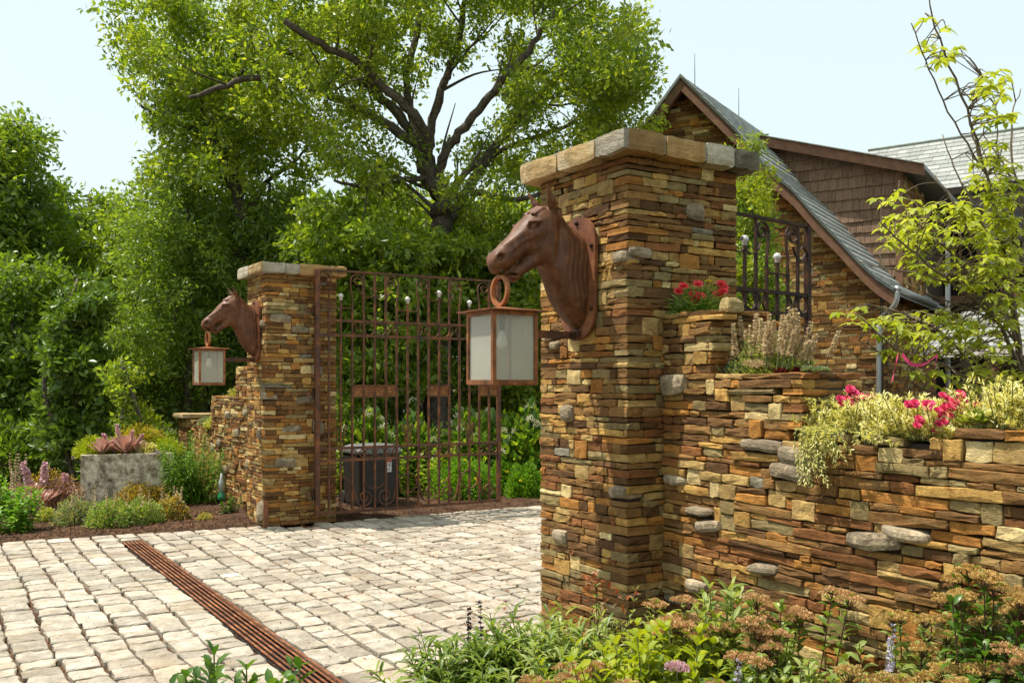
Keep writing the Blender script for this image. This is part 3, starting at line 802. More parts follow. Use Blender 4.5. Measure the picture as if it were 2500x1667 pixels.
    for o in cor:
        for ax in range(3):
            if o[ax]: continue
            q = list(o); q[ax] = 1; q = tuple(q); v0, v1 = val[o], val[q]; m = (v0 < 0) != (v1 < 0)
            t = np.where(m, v0/(v0-v1+1e-12), 0)
            for x in range(3): acc[..., x] += np.where(m, o[x]+(t if x == ax else 0), 0)
            cnt += m
    act = cnt > 0; idx = -np.ones(cs.shape, int); idx[act] = np.arange(act.sum())
    base = np.stack(np.nonzero(act), 1)
    P = (base+acc[act]/cnt[act][:, None])*vx + np.array([A[0], Z[0], C[0]])
    F = []
    for ax in range(3):
        u, v = [(1, 2), (2, 0), (0, 1)][ax]
        n0 = [slice(None)]*3; n1 = [slice(None)]*3; n0[ax] = slice(0, -1); n1[ax] = slice(1, None)
        ch = s[tuple(n0)] != s[tuple(n1)]; I = np.stack(np.nonzero(ch), 1)
        ok = (I[:, u] > 0) & (I[:, v] > 0) & (I[:, u] < d.shape[u]-1) & (I[:, v] < d.shape[v]-1); I = I[ok]
        inn = s[tuple(n0)][I[:, 0], I[:, 1], I[:, 2]]
        def g(du, dv):
            J = I.copy(); J[:, u] -= du; J[:, v] -= dv; return idx[J[:, 0], J[:, 1], J[:, 2]]
        Q = np.stack([g(1, 1), g(0, 1), g(0, 0), g(1, 0)], 1)
        Q[~inn] = Q[~inn][:, ::-1]; F.append(Q)
    F = np.concatenate(F); F = F[(F >= 0).all(1)]
    # to the scene: a runs to -x, c to +y (mirrored, so flip the faces)
    V = np.column_stack([-P[:, 0], P[:, 2], P[:, 1]-2.22])
    vol = np.einsum('ij,ij->i', V[F[:, 0]], np.cross(V[F[:, 1]], V[F[:, 2]])).sum()
    if vol < 0: F = F[:, ::-1]
    return new_mesh('head', V, F, M['horse'], None, True)
HEAD = horse_mesh()

def horse(yc, label, first=None):
    root = thing('horse_head_sculpture', label, 'sculpture', (0, yc, 2.22), 'iron horse heads on the gate pillars')
    link('head', HEAD, root)
    # backing plate: rounded ends, straight sides
    pts = []
    for k in range(25):
        t = math.pi*k/24; pts.append((.175*math.cos(t), .20+.16*math.sin(t)))
    for k in range(25):
        t = math.pi+math.pi*k/24; pts.append((.165*math.cos(t), -.20+.155*math.sin(t)))
    MB().poly_prism([(-.036, y, z) for y, z in pts][::-1], (-1, 0, 0), .022).build('wall_plate', M['plate'], root)
    for y, z in ((.0, .325), (.0, -.315), (-.145, .18), (.145, .18), (-.145, -.18), (.145, -.18)):
        V, F = tube([(-.036, y, z), (-.045, y, z), (-.050, y, z)], [.014, .014, .007], 8); MB().add(V, F).build('bolt', M['gate_black'], root)
    # spacer blocks that hold the plate off the rough stones
    MB().box((-.010, 0, 0), (.012, .2, .4)).build('spacer', M['gate_black'], root)
    return root

def lantern(yc, label):
    xc = -.55; s = .29; z0, z1 = 1.605, 2.005
    root = thing('hanging_lantern', label, 'lantern', (xc, yc, z0), 'copper lanterns at the gate'); h = z1-z0; f = .022
    mb = MB()
    for sx in (-1, 1):
        for sy in (-1, 1): MB().box((sx*(s/2-f/2), sy*(s/2-f/2), h/2), (f, f, h-.048)).build('corner_post', M['copper'], root)
    for z in (.012, h-.012):
        for sx in (-1, 1):
            MB().box((sx*(s/2-f/2), 0, z), (f+.001, s, .024)).build('rail', M['copper'], root)
            MB().box((0, sx*(s/2-f/2), z), (s-2*f, f-.001, .024)).build('rail', M['copper'], root)
    for ax in (0, 1):
        for sg in (-1, 1):
            c = [0, 0, h/2]; c[ax] = sg*(s/2-f/2); d = [s-2*f, s-2*f, h-.048]; d[ax] = .004
            MB().box(c, d).build('glass_pane', M['glass'], root)
    # lid: a low hipped sheet with a thin overhanging edge
    e = s/2+.042; mb = MB()
    V = [(-e, -e, h), (e, -e, h), (e, e, h), (-e, e, h), (-e, -e, h+.005), (e, -e, h+.005), (e, e, h+.005), (-e, e, h+.005), (0, 0, h+.034)]
    mb.add(V, [(3, 2, 1, 0), (0, 1, 5, 4), (1, 2, 6, 5), (2, 3, 7, 6), (3, 0, 4, 7), (4, 5, 8), (5, 6, 8), (6, 7, 8), (7, 4, 8)]); mb.build('lid', M['copper'], root)
    # ring that hangs in the horse's mouth
    th = np.linspace(0, 2*math.pi, 49)[:-1]; V = []; F = []; r = .081; w = .0095; t = .025; zr = h+.028+r+w
    for a in th:
        for dr, dx in ((-w, -t/2), (w*.75, -t/2), (w, -t/2+.004), (w, t/2-.004), (w*.75, t/2), (-w, t/2)): V.append((dx-.012, (r+dr)*math.cos(a), zr+(r+dr)*math.sin(a)))
    for i in range(48):
        for j in range(6): F.append((i*6+j, i*6+(j+1) % 6, ((i+1) % 48)*6+(j+1) % 6, ((i+1) % 48)*6+j))
    MB().add(V, F).build('ring', M['ring'], root)
    # bulb on a stem, base plate, arm
    V, F = tube([(0, 0, h-.02), (0, 0, h-.10)], .016, 10); MB().add(V, F).build('lamp_holder', M['gate_black'], root)
    pr = [(h-.10, .013), (h-.12, .018), (h-.145, .028), (h-.17, .032), (h-.19, .027), (h-.203, .012), (h-.205, .002)]
    V, F = tube([(0, 0, z) for z, _ in pr], [q for _, q in pr], 14); MB().add(V, F).build('bulb', M['bulb'], root, smooth=True)
    MB().box((0, 0, -.003), (s-.01, s-.01, .006)).build('base_plate', M['copper'], root)
    MB().bar((s/2, 0, .285), (-xc-.052, 0, .285), .008, .045).build('arm', M['gate'], root)
    MB().box((-xc-.046, 0, .285), (.008, .07, .06)).build('arm_bracket', M['gate'], root)
    V, F = tube([(-xc-.08, -.006, .285), (-xc-.08, -.022, .285)], .012, 8); MB().add(V, F).build('bolt', M['gate_black'], root)
    return root
YA, YB = .42, Y2+.33
horse(YA, 'rusty iron horse head beside the stepped flower wall, the larger in view')
horse(YB, 'rusty iron horse head on the pillar across the drive, dark trees behind')
lantern(YA, 'square copper lantern hanging before the closer pillar, gate behind it')
lantern(YB, 'square copper lantern with clear bulb hanging over the stone trough bed')

# ------------------------------------------------------------------ wrought iron gate leaves
def spiral(cx, cz, r0, r1, turns, a0, sgn, n=34):
    th = np.linspace(0, turns*2*math.pi, n); r = r0+(r1-r0)*(th/th[-1])**.8
    return np.column_stack([cx+r*np.cos(a0+sgn*th), cz+r*np.sin(a0+sgn*th)])
def gate(label, loc, rz, mat, full=True):
    root = thing('wrought_iron_gate', label, 'gate', loc, 'wrought iron gate leaves', rz)
    p = .1435; NB = 17; L = p*NB; ZT, ZB = 2.93, .10
    R2, R3, R4, R5 = 2.35, 2.18, .865, .725
    to3 = lambda u, v, n: (u, n, v); X = lambda i: i*p
    mt = M[mat]; b = .023
    def strip(name, pts, w=.026, t=.011):
        V, F = ribbon_bar(pts, w, t, to3); MB().add(V, F).build(name, mt, root)
    def ringpart(cx, cz, r, name='ring', w=.024, t=.010):
        th = np.linspace(0, 2*math.pi, 33); strip(name, np.column_stack([cx+r*np.cos(th), cz+r*np.sin(th)]), w, t)
    # stiles and rails
    MB().box((0, 0, (ZT+ZB)/2), (.055, .055, ZT-ZB)).build('hinge_stile', mt, root)
    MB().box((L, 0, (ZT+ZB)/2), (.045, .045, ZT-ZB)).build('end_stile', mt, root)
    for z, hh, nm in ((ZT, .024, 'top_rail'), (R2, .030, 'rail'), (R3, .030, 'rail'), (R4, .030, 'rail'), (R5, .030, 'rail'), (ZB+.02, .032, 'bottom_rail')):
        MB().bar((.03, 0, z), (L-.024, 0, z), .032, hh).build(nm, mt, root)
    kinds = {1: 'sl', 2: 'f', 3: 'sr', 7: 'sl', 8: 'f', 9: 'sr', 11: 't', 13: 'sl', 14: 'f', 15: 'sr'}
    for i in range(1, NB):
        k = kinds.get(i, 'b'); top = {'b': ZT-.012, 'f': 2.60, 't': 2.70}.get(k, 2.56)
        MB().box((X(i), 0, (top+ZB+.03)/2), (b, b, top-ZB-.03)).build('bar', mt, root)
        if k in 'ft':
            V, F = ICO[2]; MB().add(V*.033+np.array([X(i), 0, top+.040]), F).build('finial', M['ball'], root, smooth=True)
            V, F = tube([(X(i), 0, top-.01), (X(i), 0, top+.004), (X(i), 0, top+.012)], [.014, .024, .012], 10); MB().add(V, F).build('collar', M['ball'], root)
        elif k in ('sl', 'sr'):
            sg = 1 if k == 'sr' else -1; R = .088; cx = X(i)+sg*.065; cz = ZT-.014-R
            a0 = math.pi if sg > 0 else 0
            sp = spiral(cx, cz, R, .022, 1.45, a0, -sg)
            lead = smooth_path([(X(i), 2.55), (X(i)-sg*.002, 2.63), (X(i)-sg*.016, 2.72), sp[0]], 5)[:-1]
            strip('scroll', np.vstack([lead, sp]))
    # swags between the scrolls, hooks by the finial bars
    for (i, j) in ((9, 11), (13, 11), (3, 5), (7, 5), (15, 16.7)):
        sg = 1 if j > i else -1
        sw = smooth_path([(X(i)+sg*.075, ZT-.19), (X(i)+sg*.12, ZT-.26), (X(i)+sg*.20, ZT-.295), (X(j)-sg*.02, ZT-.27), (X(j)+sg*.012, ZT-.21), (X(j)-sg*.028, ZT-.175), (X(j)-sg*.050, ZT-.20)], 6)
        strip('swag', sw, .02, .009)
    for i in (2, 8, 14):
        MB().bar((X(i-1), 0, 2.50), (X(i+1), 0, 2.50), .016, .014).build('tie_bar', mt, root)
        ringpart(X(i), .415, .118)
        for sg in (-1, 1):
            hk = smooth_path([(X(i)+sg*.040, R4), (X(i)+sg*.040, 1.02), (X(i)+sg*.044, 1.10), (X(i)+sg*.066, 1.125), (X(i)+sg*.082, 1.10), (X(i)+sg*.070, 1.085)], 5)
            strip('hook', hk, .018, .010)
    for (za, zb) in ((R3, R2), (R5, R4)):
        zc = (za+zb)/2; r = (zb-za)/2-.014
        for i in (4, 5, 10, 11, 16): ringpart(X(i+.5), zc, r-.002, 'ring', .022, .009)
        for i in (3, 6, 9, 12, 15):
            for sg in (-1, 1):
                xc = X(i+.5); q = np.linspace(-1, 1, 13)
                cv = np.column_stack([xc+sg*(.056-.036*(1-q*q)), zc+q*(r-.004)]); strip('cross_curl', cv, .018, .009)
    for (i, j) in ((3, 7), (10, 12), (15, 17)):
        for q in range(i, j):
            MB().box((X(q+.5), 0, 1.53), (p-b-.004, .008, .122)).build('plaque', M['plaque'], root)
        for z in (1.597, 1.463): MB().bar((X(i), -.014, z), (X(j), -.014, z), .008, .012).build('plaque_rail', mt, root)
    MB().bar((.03, 0, 1.545), (L-.03, 0, 1.545), .010, .008).build('tie_bar', mt, root)
    # scrolls along the bottom
    for (i, j) in ((3, 7), (9, 13)):
        for q, sg in ((i, 1), (j, -1)):
            sp = spiral(X(q)+sg*.155, .275, .118, .024, 1.5, math.pi*(1 if sg > 0 else 0)+sg*.5, sg)
            lead = smooth_path([(X(q), .62), (X(q)+sg*.004, .45), sp[0]], 4)[:-1]
            strip('scroll', np.vstack([lead, sp]))
        th = np.linspace(math.pi*1.0, 2*math.pi, 20); strip('swag', np.column_stack([X((i+j)/2)+.12*np.cos(th), .46+.085*np.sin(th)]), .02, .009)
    sp = spiral(X(15)+.135, .275, .105, .022, 1.5, math.pi+.5, 1); strip('scroll', np.vstack([smooth_path([(X(15), .62), (X(15)+.004, .45), sp[0]], 4)[:-1], sp]))
    for z in (.35, 1.5, 2.45):
        V, F = tube([(-.045, 0, z-.06), (-.045, 0, z+.06)], .02, 8); MB().add(V, F).build('hinge', M['gate_black'], root)
        MB().box((-.085, .02, z), (.07, .012, .05)).build('hinge_strap', mt, root)
    return root
gate('tall rusty wrought iron gate leaf with scrolls and ball finials standing open before the shrubs', (.56, Y2-.11, 0), 0, 'gate')
gate('dark wrought iron gate leaf showing beside the pillar before the stone house', (.60, 1.02, 0), math.radians(7.5), 'gate_black')
# rusty guard at the foot of the far pillar
gd = thing('corner_guard', 'small rusty angle iron guarding the foot of the pillar across the drive', 'guard', (-.012, Y2-.012, 0))
MB().box((.012, -.006, .15), (.036, .008, .30)).build('flange', M['plate'], gd); MB().box((-.006, .018, .15), (.008, .05, .30)).build('flange', M['plate'], gd)

# ------------------------------------------------------------------ the dark bin behind the gate
def bin_():
    c = W(906, 1238, 12.55); c[2] = 0
    root = thing('wheeled_bin', 'dark grey bin with pale lid and warning sticker behind the rusty gate', 'bin', c, None, math.radians(2))
    M['bin'] = plain_mat('bin_plastic', (.030, .027, .024), (.042, .038, .034), .5, 0, 30, .05)
    M['binlid'] = plain_mat('bin_lid', (.16, .16, .155), (.21, .21, .20), .35, 0, 30, .05)
    M['paper'] = plain_mat('sticker_white', (.75, .75, .73), None, .6, 0, bump=0)
    M['red'] = plain_mat('sticker_red', (.55, .03, .02), None, .6, 0, bump=0); M['ink'] = plain_mat('sticker_ink', (.03, .03, .03), None, .6, 0, bump=0)
    def rr(w, d, r, n=6):
        out = []
        for cx, cy, a in ((w/2-r, d/2-r, 0), (-w/2+r, d/2-r, 90), (-w/2+r, -d/2+r, 180), (w/2-r, -d/2+r, 270)):
            for k in range(n+1): t = math.radians(a+90*k/n); out.append((cx+r*math.cos(t), cy+r*math.sin(t)))
        return np.array(out)
    def loft(levels, name, mat):
        V = []; F = []; n = None
        for (w, d, r, z) in levels:
            q = rr(w, d, r); n = len(q); V += [(x, y, z) for x, y in q]
        for i in range(len(levels)-1):
            for j in range(n): F.append((i*n+j, i*n+(j+1) % n, (i+1)*n+(j+1) % n, (i+1)*n+j))
        F += [tuple(range(n-1, -1, -1)), tuple((len(levels)-1)*n+j for j in range(n))]
        MB().add(V, F).build(name, M[mat], root)
    loft([(.54, .54, .07, .02), (.56, .56, .07, .06), (.60, .60, .07, .68), (.60, .60, .07, .71)], 'body', 'bin')
    loft([(.63, .63, .09, .71), (.635, .635, .09, .74), (.61, .61, .12, .785), (.50, .50, .14, .815)], 'lid', 'binlid')
    mb = MB(); mb.box((.10, -.302, .54), (.098, .004, .155)); mb.build('sticker', M['paper'], root)
    mb = MB(); mb.box((.10, -.305, .604), (.090, .003, .022)); mb.build('sticker_band', M['red'], root)
    mb = MB(); mb.bar((.108, -.306, .54), (.128, -.306, .585), .003, .010, (0, -1, 0)); mb.bar((.09, -.306, .565), (.125, -.306, .552), .003, .010, (0, -1, 0)); mb.bar((.118, -.306, .54), (.138, -.306, .54), .003, .008, (0, -1, 0)); mb.bar((.064, -.306, .505), (.13, -.306, .505), .003, .004, (0, -1, 0)); mb.bar((.064, -.306, .492), (.13, -.306, .492), .003, .004, (0, -1, 0)); mb.build('sticker_print', M['ink'], root)
    V, F = tube([(-.26, .30, .09), (.26, .30, .09)], .012, 8); MB().add(V, F).build('axle', M['ink'], root)
    for s in (-1, 1):
        V, F = tube([(s*.25, .30, .09), (s*.29, .30, .09)], .088, 18); MB().add(V, F).build('wheel', M['ink'], root)
    V, F = tube(smooth_path([(-.2, .30, .75), (-.2, .38, .77), (.2, .38, .77), (.2, .30, .75)], 4), .014, 8); MB().add(V, F).build('handle', M['bin'], root)
bin_()
# ------------------------------------------------------------------ the stone house
HP = np.array([3.65, 19.7]); HW = np.array([.84, -.543]); HR = np.array([.543, .84])
def H(s, c, z):
    q = HP+HW*s+HR*c; p = CAM+RGT*q[0]+FWD*q[1]; return np.array([p[0], p[1], z])
eW = H(1, 0, 0)-H(0, 0, 0); eW /= np.linalg.norm(eW); eR = H(0, 1, 0)-H(0, 0, 0); eR /= np.linalg.norm(eR)
UPV = np.array([0, 0, 1.])
rk = [(1675, 189), (1745, 253), (1816, 332), (1873, 390), (1950, 480), (2002, 522), (2055, 584), (2101, 635), (2142, 670), (2196, 706)]
RS, RZ = [], []
for px, py in rk:
    r = (px-1250)/FPX; s = (r*HP[1]-HP[0])/(HW[0]-r*HW[1]); D = HP[1]+HW[1]*s
    RS.append(s); RZ.append(1.6+(HORIZON-py)*D/FPX)
RS[0] = 0.0; RS = np.array(RS); RZ = np.array(RZ)
RZ = np.array([RZ[0]]+[(RZ[i-1]+2*RZ[i]+RZ[i+1])/4 for i in range(1, len(RZ)-1)]+[RZ[-1]])
roofz = lambda s: float(np.interp(abs(s), RS, RZ))
SE = RS[-1]
M['trim'] = plain_mat('trim_wood', (.14, .068, .036), (.22, .11, .058), .75, 0, 6, .3)
M['shake'] = None
def shake_mat():
    t = NT('wood_shake'); r = t.rand(); n = t.noise(9, 5, .6, stretch=(3, 3, .25))
    c = t.mix(r, (.11, .060, .034), (.20, .118, .070)); c = t.mix(t.ramp(n, [(.35, 0.), (.7, .8)]), c, (.27, .18, .115))
    return t.done(t.principled(c, .85, 0, t.bump(n, .5, .01), .3))
M['shake'] = shake_mat()
def slate_mat():
    t = NT('roof_slate'); r = t.rand(); c = t.mix(r, (.23, .24, .22), (.36, .37, .34)); n = t.noise(12, 4)
    return t.done(t.principled(t.mix(t.ramp(n, [(.3, .5), (.6, 0.)]), c, (.6, .6, .6), 'MULTIPLY'), .55, 0, t.bump(n, .4, .01), .5))
M['slate'] = slate_mat()
M['verdigris'] = plain_mat('copper_flashing', (.17, .20, .175), (.25, .27, .24), .55, .3, 5, .1)
M['zinc'] = plain_mat('zinc_pipe', (.25, .26, .25), (.34, .35, .33), .4, .5, 6, .1)
M['dark_glass'] = plain_mat('dark_window_glass', (.012, .014, .015), None, .06, 0, bump=0, spec=.6)
M['near_black'] = plain_mat('near_black_brown', (.02, .014, .01), (.03, .02, .014), .95, 0)  # near-black brown for lower walls, eave beam and braces
house = thing('stone_house', 'stone house with a steep gable, swept roof and brown shingled dormer', 'house', H(0, 0, 0)); HL = np.array(house.location)
rng = np.random.default_rng(41)
def part(name, mb, mat, parent=None, smooth=False): return mb.build(name, M[mat], parent or house, (0, 0, 0), smooth)
def h3(s, c, z): return H(s, c, z)-HL
# gable wall: core, then ledge stones
prof = [(-SE+.35, 0)]+[(-s, roofz(s)-.16) for s in RS[::-1] if s < SE-.35]+[(s, roofz(s)-.16) for s in RS[1:] if s < SE-.35]+[(SE-.35, roofz(SE-.35)-.16), (SE-.35, 0)]
mb = MB(); mb.poly_prism([h3(s, .06, z) for s, z in prof], -eR, .3); part('gable_core', mb, 'mortar')
sw = StoneWork(house, rng); rows = make_rows(8.0, rng, .045, .095)
st = fill(2*(SE-.35), rows, rng, .14, .42, None, None, lambda u: roofz(u-(SE-.35))-.26, [(SE-.35+.95, 1.35, .62, 1.9)], .08)
st = [q for q in st if q[2] > .8]
sw.face(H(-(SE-.35), 0, 0), eW, -eR, st, depth=.08, jit=.014)
# side wall under the eave (facing the garden), seen at a slant
rows2 = make_rows(3.3, rng, .06, .10)
sw.face(H(SE-.38, .1, 0), eR, eW, [q for q in fill(6.0, rows2, rng, .2, .5, pdouble=.05) if q[2] > .9], depth=.08, seen=True)
mb = MB(); mb.poly_prism([h3(SE-.44, .3, 0), h3(SE-.44, 6.2, 0), h3(SE-.44, 6.2, 3.4), h3(SE-.44, .3, 3.4)], eW, .2); part('side_core', mb, 'mortar')
# narrow dark window in the gable, behind the gate
wn = MB(); wn.poly_prism([h3(.68, .01, .4), h3(1.22, .01, .4), h3(1.22, .01, 2.25), h3(.68, .01, 2.25)], -eR, .05); wo_ = part('window', wn, 'dark_glass')
fr = MB()
for a, b in (((.66, .4), (.66, 2.27)), ((1.24, .4), (1.24, 2.27)), ((.64, 2.27), (1.26, 2.27)), ((.95, .4), (.95, 2.25))):
    fr.bar(h3(a[0], -.02, a[1]), h3(b[0], -.02, b[1]), .05, .05, -eR)
part('window_frame', fr, 'trim', wo_)
# rake boards and copper edge
def sweep(name, c0, c1, dz0, dz1, mat, sgn=1):
    pts = [(s*sgn, roofz(s)) for s in np.linspace(0, SE, 26)]; V = []; F = []
    for s, z in pts:
        for c, dz in ((c0, dz0), (c1, dz0), (c1, dz1), (c0, dz1)): V.append(h3(s, c, z+dz))
    for i in range(len(pts)-1):
        for j in range(4): F.append((i*4+j, i*4+(j+1) % 4, i*4+4+(j+1) % 4, i*4+4+j))
    F += [(3, 2, 1, 0), tuple(len(V)-4+j for j in range(4))]
    part(name, MB().add(V, F), mat)
for sg in (1, -1):
    sweep('rake_board', -.30, -.22, -.36, -.10, 'trim', sg); sweep('rake_edge', -.34, -.20, -.095, -.02, 'verdigris', sg)
    sweep('rake_soffit', -.215, .04, -.20, -.15, 'trim', sg); sweep('roof_deck', -.30, 6.5 if sg > 0 else 8.5, -.13, -.055, 'verdigris', sg)
# slate courses on the near slope, each tile a piece
s_arc = np.linspace(0, SE, 200); z_arc = np.array([roofz(s) for s in s_arc]); la = np.concatenate([[0], np.cumsum(np.hypot(np.diff(s_arc), np.diff(z_arc)))])
tiles = []; ex = .21; k = 0; u = 0.04
while u < la[-1]-.02:
    s0 = np.interp(u, la, s_arc); s1 = np.interp(min(u+ex+.03, la[-1]), la, s_arc); z0 = roofz(s0); z1 = roofz(s1)
    c = -.36+(0 if k % 2 else -.11); 
    while c < 6.3:
        w = rng.uniform(.2, .3); a, b = max(c, -.36)+.003, min(c+w, 6.3)-.003; t = .018+rng.uniform(0, .006)
        V = [H(s0, a, z0-.045), H(s0, b, z0-.045), H(s1, b, z1-.012+t), H(s1, a, z1-.012+t), H(s1, b, z1-.03), H(s1, a, z1-.03)]
        tiles.append((c, np.array(V))); c += w
    u += ex; k += 1
TF = [(0, 1, 2, 3), (3, 2, 4, 5), (0, 3, 5), (1, 4, 2), (0, 5, 4, 1)]
tiles.sort(key=lambda q: q[0]); mbr = MB()
for i, (c, V) in enumerate(tiles):
    V, F = fix_winding(V, TF)
    if i < 220 and c < 2.7:
        m0 = V.mean(0); link('roof_tile', new_mesh('roof_tile', V-m0, F, M['slate']), house, m0-HL)
    else: mbr.add(V-HL, F)
o = mbr.build('roof_tiles_beyond', M['slate'], house); o["kind"] = "stuff"
# shingled dormer: cheek wall set back on the roof
CB = 2.5; S0, S1 = .86, 3.80
ztop = lambda s: 7.12-(s-S0)*.315
zb = lambda s: roofz(s)-.05
mb = MB(); ss = np.linspace(S0, S1, 14)
mb.poly_prism([h3(s, CB+.03, zb(s)) for s in ss]+[h3(s, CB+.03, ztop(s)-.1) for s in ss[::-1]], -eR, .08); part('dormer_cheek', mb, 'trim')
z = zb(S1)+.02; row = 0; EXP = .245
while z < 7.1:
    s = S0+.0-rng.uniform(0, .1)
    while s < S1-.13:
        w = rng.uniform(.11, .24); a, b = s, min(s+w-.006, S1-.13)
        if b-a > .04:
            def clip(q, zz): return min(max(zz, zb(q)-.02), ztop(q)-.13)
            z0a, z0b = clip(a, z), clip(b, z); z1a, z1b = clip(a, z+EXP+.03), clip(b, z+EXP+.03)
            if z1b-z0b > .03 or z1a-z0a > .03:
                jt = rng.uniform(-.008, .008)
                V = np.array([H(a, CB-.030, z0a+jt), H(b, CB-.030, z0b+jt), H(b, CB+.012, z1b), H(a, CB+.012, z1a), H(b, CB+.020, z0b+jt), H(a, CB+.020, z0a+jt)])
                V, F = fix_winding(V, TF); m0 = V.mean(0); link('shingle', new_mesh('shingle', V-m0, F, M['shake']), house, m0-HL)
        s += w
    z += EXP; row += 1
mb = MB(); mb.bar(h3(S1-.07, CB-.04, zb(S1)-.02), h3(S1-.07, CB-.04, ztop(S1)-.12), .14, .07, -eR); part('corner_board', mb, 'trim')
# dormer roof slab with a fascia along the cheek
Sx = 4.25; pts = [(s, ztop(s)) for s in np.linspace(S0-.35, Sx, 14)]
V = []; F = []
for s, zz in pts:
    for c, dz in ((CB-.28, -.02), (9.0, -.02), (9.0, .07), (CB-.28, .07)): V.append(h3(s, c, zz+dz))
for i in range(len(pts)-1):
    for j in range(4): F.append((i*4+j, i*4+(j+1) % 4, i*4+4+(j+1) % 4, i*4+4+j))
F += [(3, 2, 1, 0), tuple(len(V)-4+j for j in range(4))]; part('dormer_roof', MB().add(V, F), 'slate')
mb = MB()
for (s0, z0), (s1, z1) in zip(pts[:-1], pts[1:]): mb.poly_prism([h3(s0, CB-.30, z0+.05), h3(s1, CB-.30, z1+.05), h3(s1, CB-.30, z1-.17), h3(s0, CB-.30, z0-.17)], -eR, .05)
part('dormer_fascia', mb, 'trim')
for s, zz in pts[:-1]:
    for q in range(2):
        sa = s+q*.14; MB().poly_prism([h3(sa, CB-.36, ztop(sa)+.072), h3(sa+.135, CB-.36, ztop(sa+.135)+.072), h3(sa+.135, CB+.2, ztop(sa+.135)+.085), h3(sa, CB+.2, ztop(sa)+.085)], UPV, .018).build('roof_tile', M['slate'], house)
# dormer front wall of stone, facing the garden
rows3 = make_rows(2.7, rng, .06, .11)
sw.face(H(S1+.02, CB+.02, 3.3), eR, eW, fill(2.4, rows3, rng, .16, .45, pdouble=.06), depth=.08)
sw.build(300, 'stonework')
mb = MB(); mb.poly_prism([h3(S1-.04, CB+.02, 3.0), h3(S1-.04, 8, 3.0), h3(S1-.04, 8, 6.02), h3(S1-.04, CB+.02, 6.02)], eW, .2); part('front_core', mb, 'mortar')
# gutter, leader pipe
zg = RZ[-1]-.03; g = []
V, F = tube([h3(SE+.02, -.34, zg), h3(SE+.02, 3.8, zg)], .065, 10); part('gutter', MB().add(V, F), 'zinc', smooth=True)
dp = smooth_path([h3(SE+.02, -.30, zg-.03), h3(SE+.0, -.30, zg-.22), h3(SE-.10, -.26, zg-.36), h3(SE-.27, -.16, zg-.48), h3(SE-.34, -.10, zg-.62), h3(SE-.34, -.10, zg-.9), h3(SE-.34, -.10, .1)], 5)
V, F = tube(dp, .048, 10); part('downspout', MB().add(V, F), 'zinc', smooth=True)
q = W(2314, 900, 19.2); V, F = tube([(q[0]-HL[0], q[1]-HL[1], .1), (q[0]-HL[0], q[1]-HL[1], 4.6)], .05, 8); part('downspout', MB().add(V, F), 'zinc')
for s, c in ((0, .45), (0, 3.2)):
    V, F = tube([h3(s, c, roofz(0)-.05), h3(s, c, roofz(0)+.62)], [.012, .006], 5); part('lightning_rod', MB().add(V, F), 'zinc')
# rear wing with a long slate roof
wing = thing('house_wing', 'rear wing of the house with a long pale slate roof behind the dogwood', 'house', W(2420, 940, 25)); WL = np.array(wing.location); WL[2] = 0; wing.location = WL
rid = [W(2130, 372, 27), W(2900, 300, 25)]; rz = (rid[0][2]+rid[1][2])/2
A = W(2120, 372, 27.5); B_ = W(3000, 372, 22.5); A[2] = B_[2] = 8.42
ew = (B_-A); Lw = np.linalg.norm(ew); ew /= Lw; nw = np.cross(ew, UPV); nw = nw if nw@FWD < 0 else -nw
mbr = MB(); run, rise = 2.0, 1.75; nr = 12; tl = []
for k in range(nr):
    f0, f1 = k/nr, (k+1.12)/nr; u = (-.12 if k % 2 else 0)
    while u < Lw:
        w = rng.uniform(.25, .4); a, b = A+ew*(u+.004), A+ew*(u+w-.004)
        V = np.array([a+nw*run*f0-UPV*rise*f0, b+nw*run*f0-UPV*rise*f0, b+nw*run*f1-UPV*(rise*f1-.03), a+nw*run*f1-UPV*(rise*f1-.03), b+nw*run*f1-UPV*(rise*f1+.01), a+nw*run*f1-UPV*(rise*f1+.01)])
        V, F = fix_winding(V, TF); m0 = V.mean(0); px, py, D = project(m0)
        if px < 2540: link('roof_tile', new_mesh('roof_tile', V-m0, F, M['slate']), wing, m0-WL)
        else: mbr.add(V-WL, F)
        u += w
o = mbr.build('roof_tiles_beyond', M['slate'], wing); o["kind"] = "stuff"
mb = MB(); mb.poly_prism([A-WL-UPV*.03, B_-WL-UPV*.03, B_+nw*run-UPV*(rise+.04)-WL, A+nw*run-UPV*(rise+.04)-WL], UPV, .06); mb.poly_prism([A-WL-UPV*.03, B_-WL-UPV*.03, B_-nw*run-UPV*(rise+.04)-WL, A-nw*run-UPV*(rise+.04)-WL], UPV, .06); part('roof_deck', mb, 'verdigris', wing)
V, F = tube([A-WL+UPV*.02, B_-WL+UPV*.02], .05, 6); part('ridge_cap', MB().add(V, F), 'verdigris', wing)
e0 = A+nw*(run+.02)-UPV*(rise+.08); e1 = B_+nw*(run+.02)-UPV*(rise+.08)
mb = MB(); mb.bar(e0-WL, e1-WL, .10, .18); part('eave_beam', mb, 'near_black', wing)
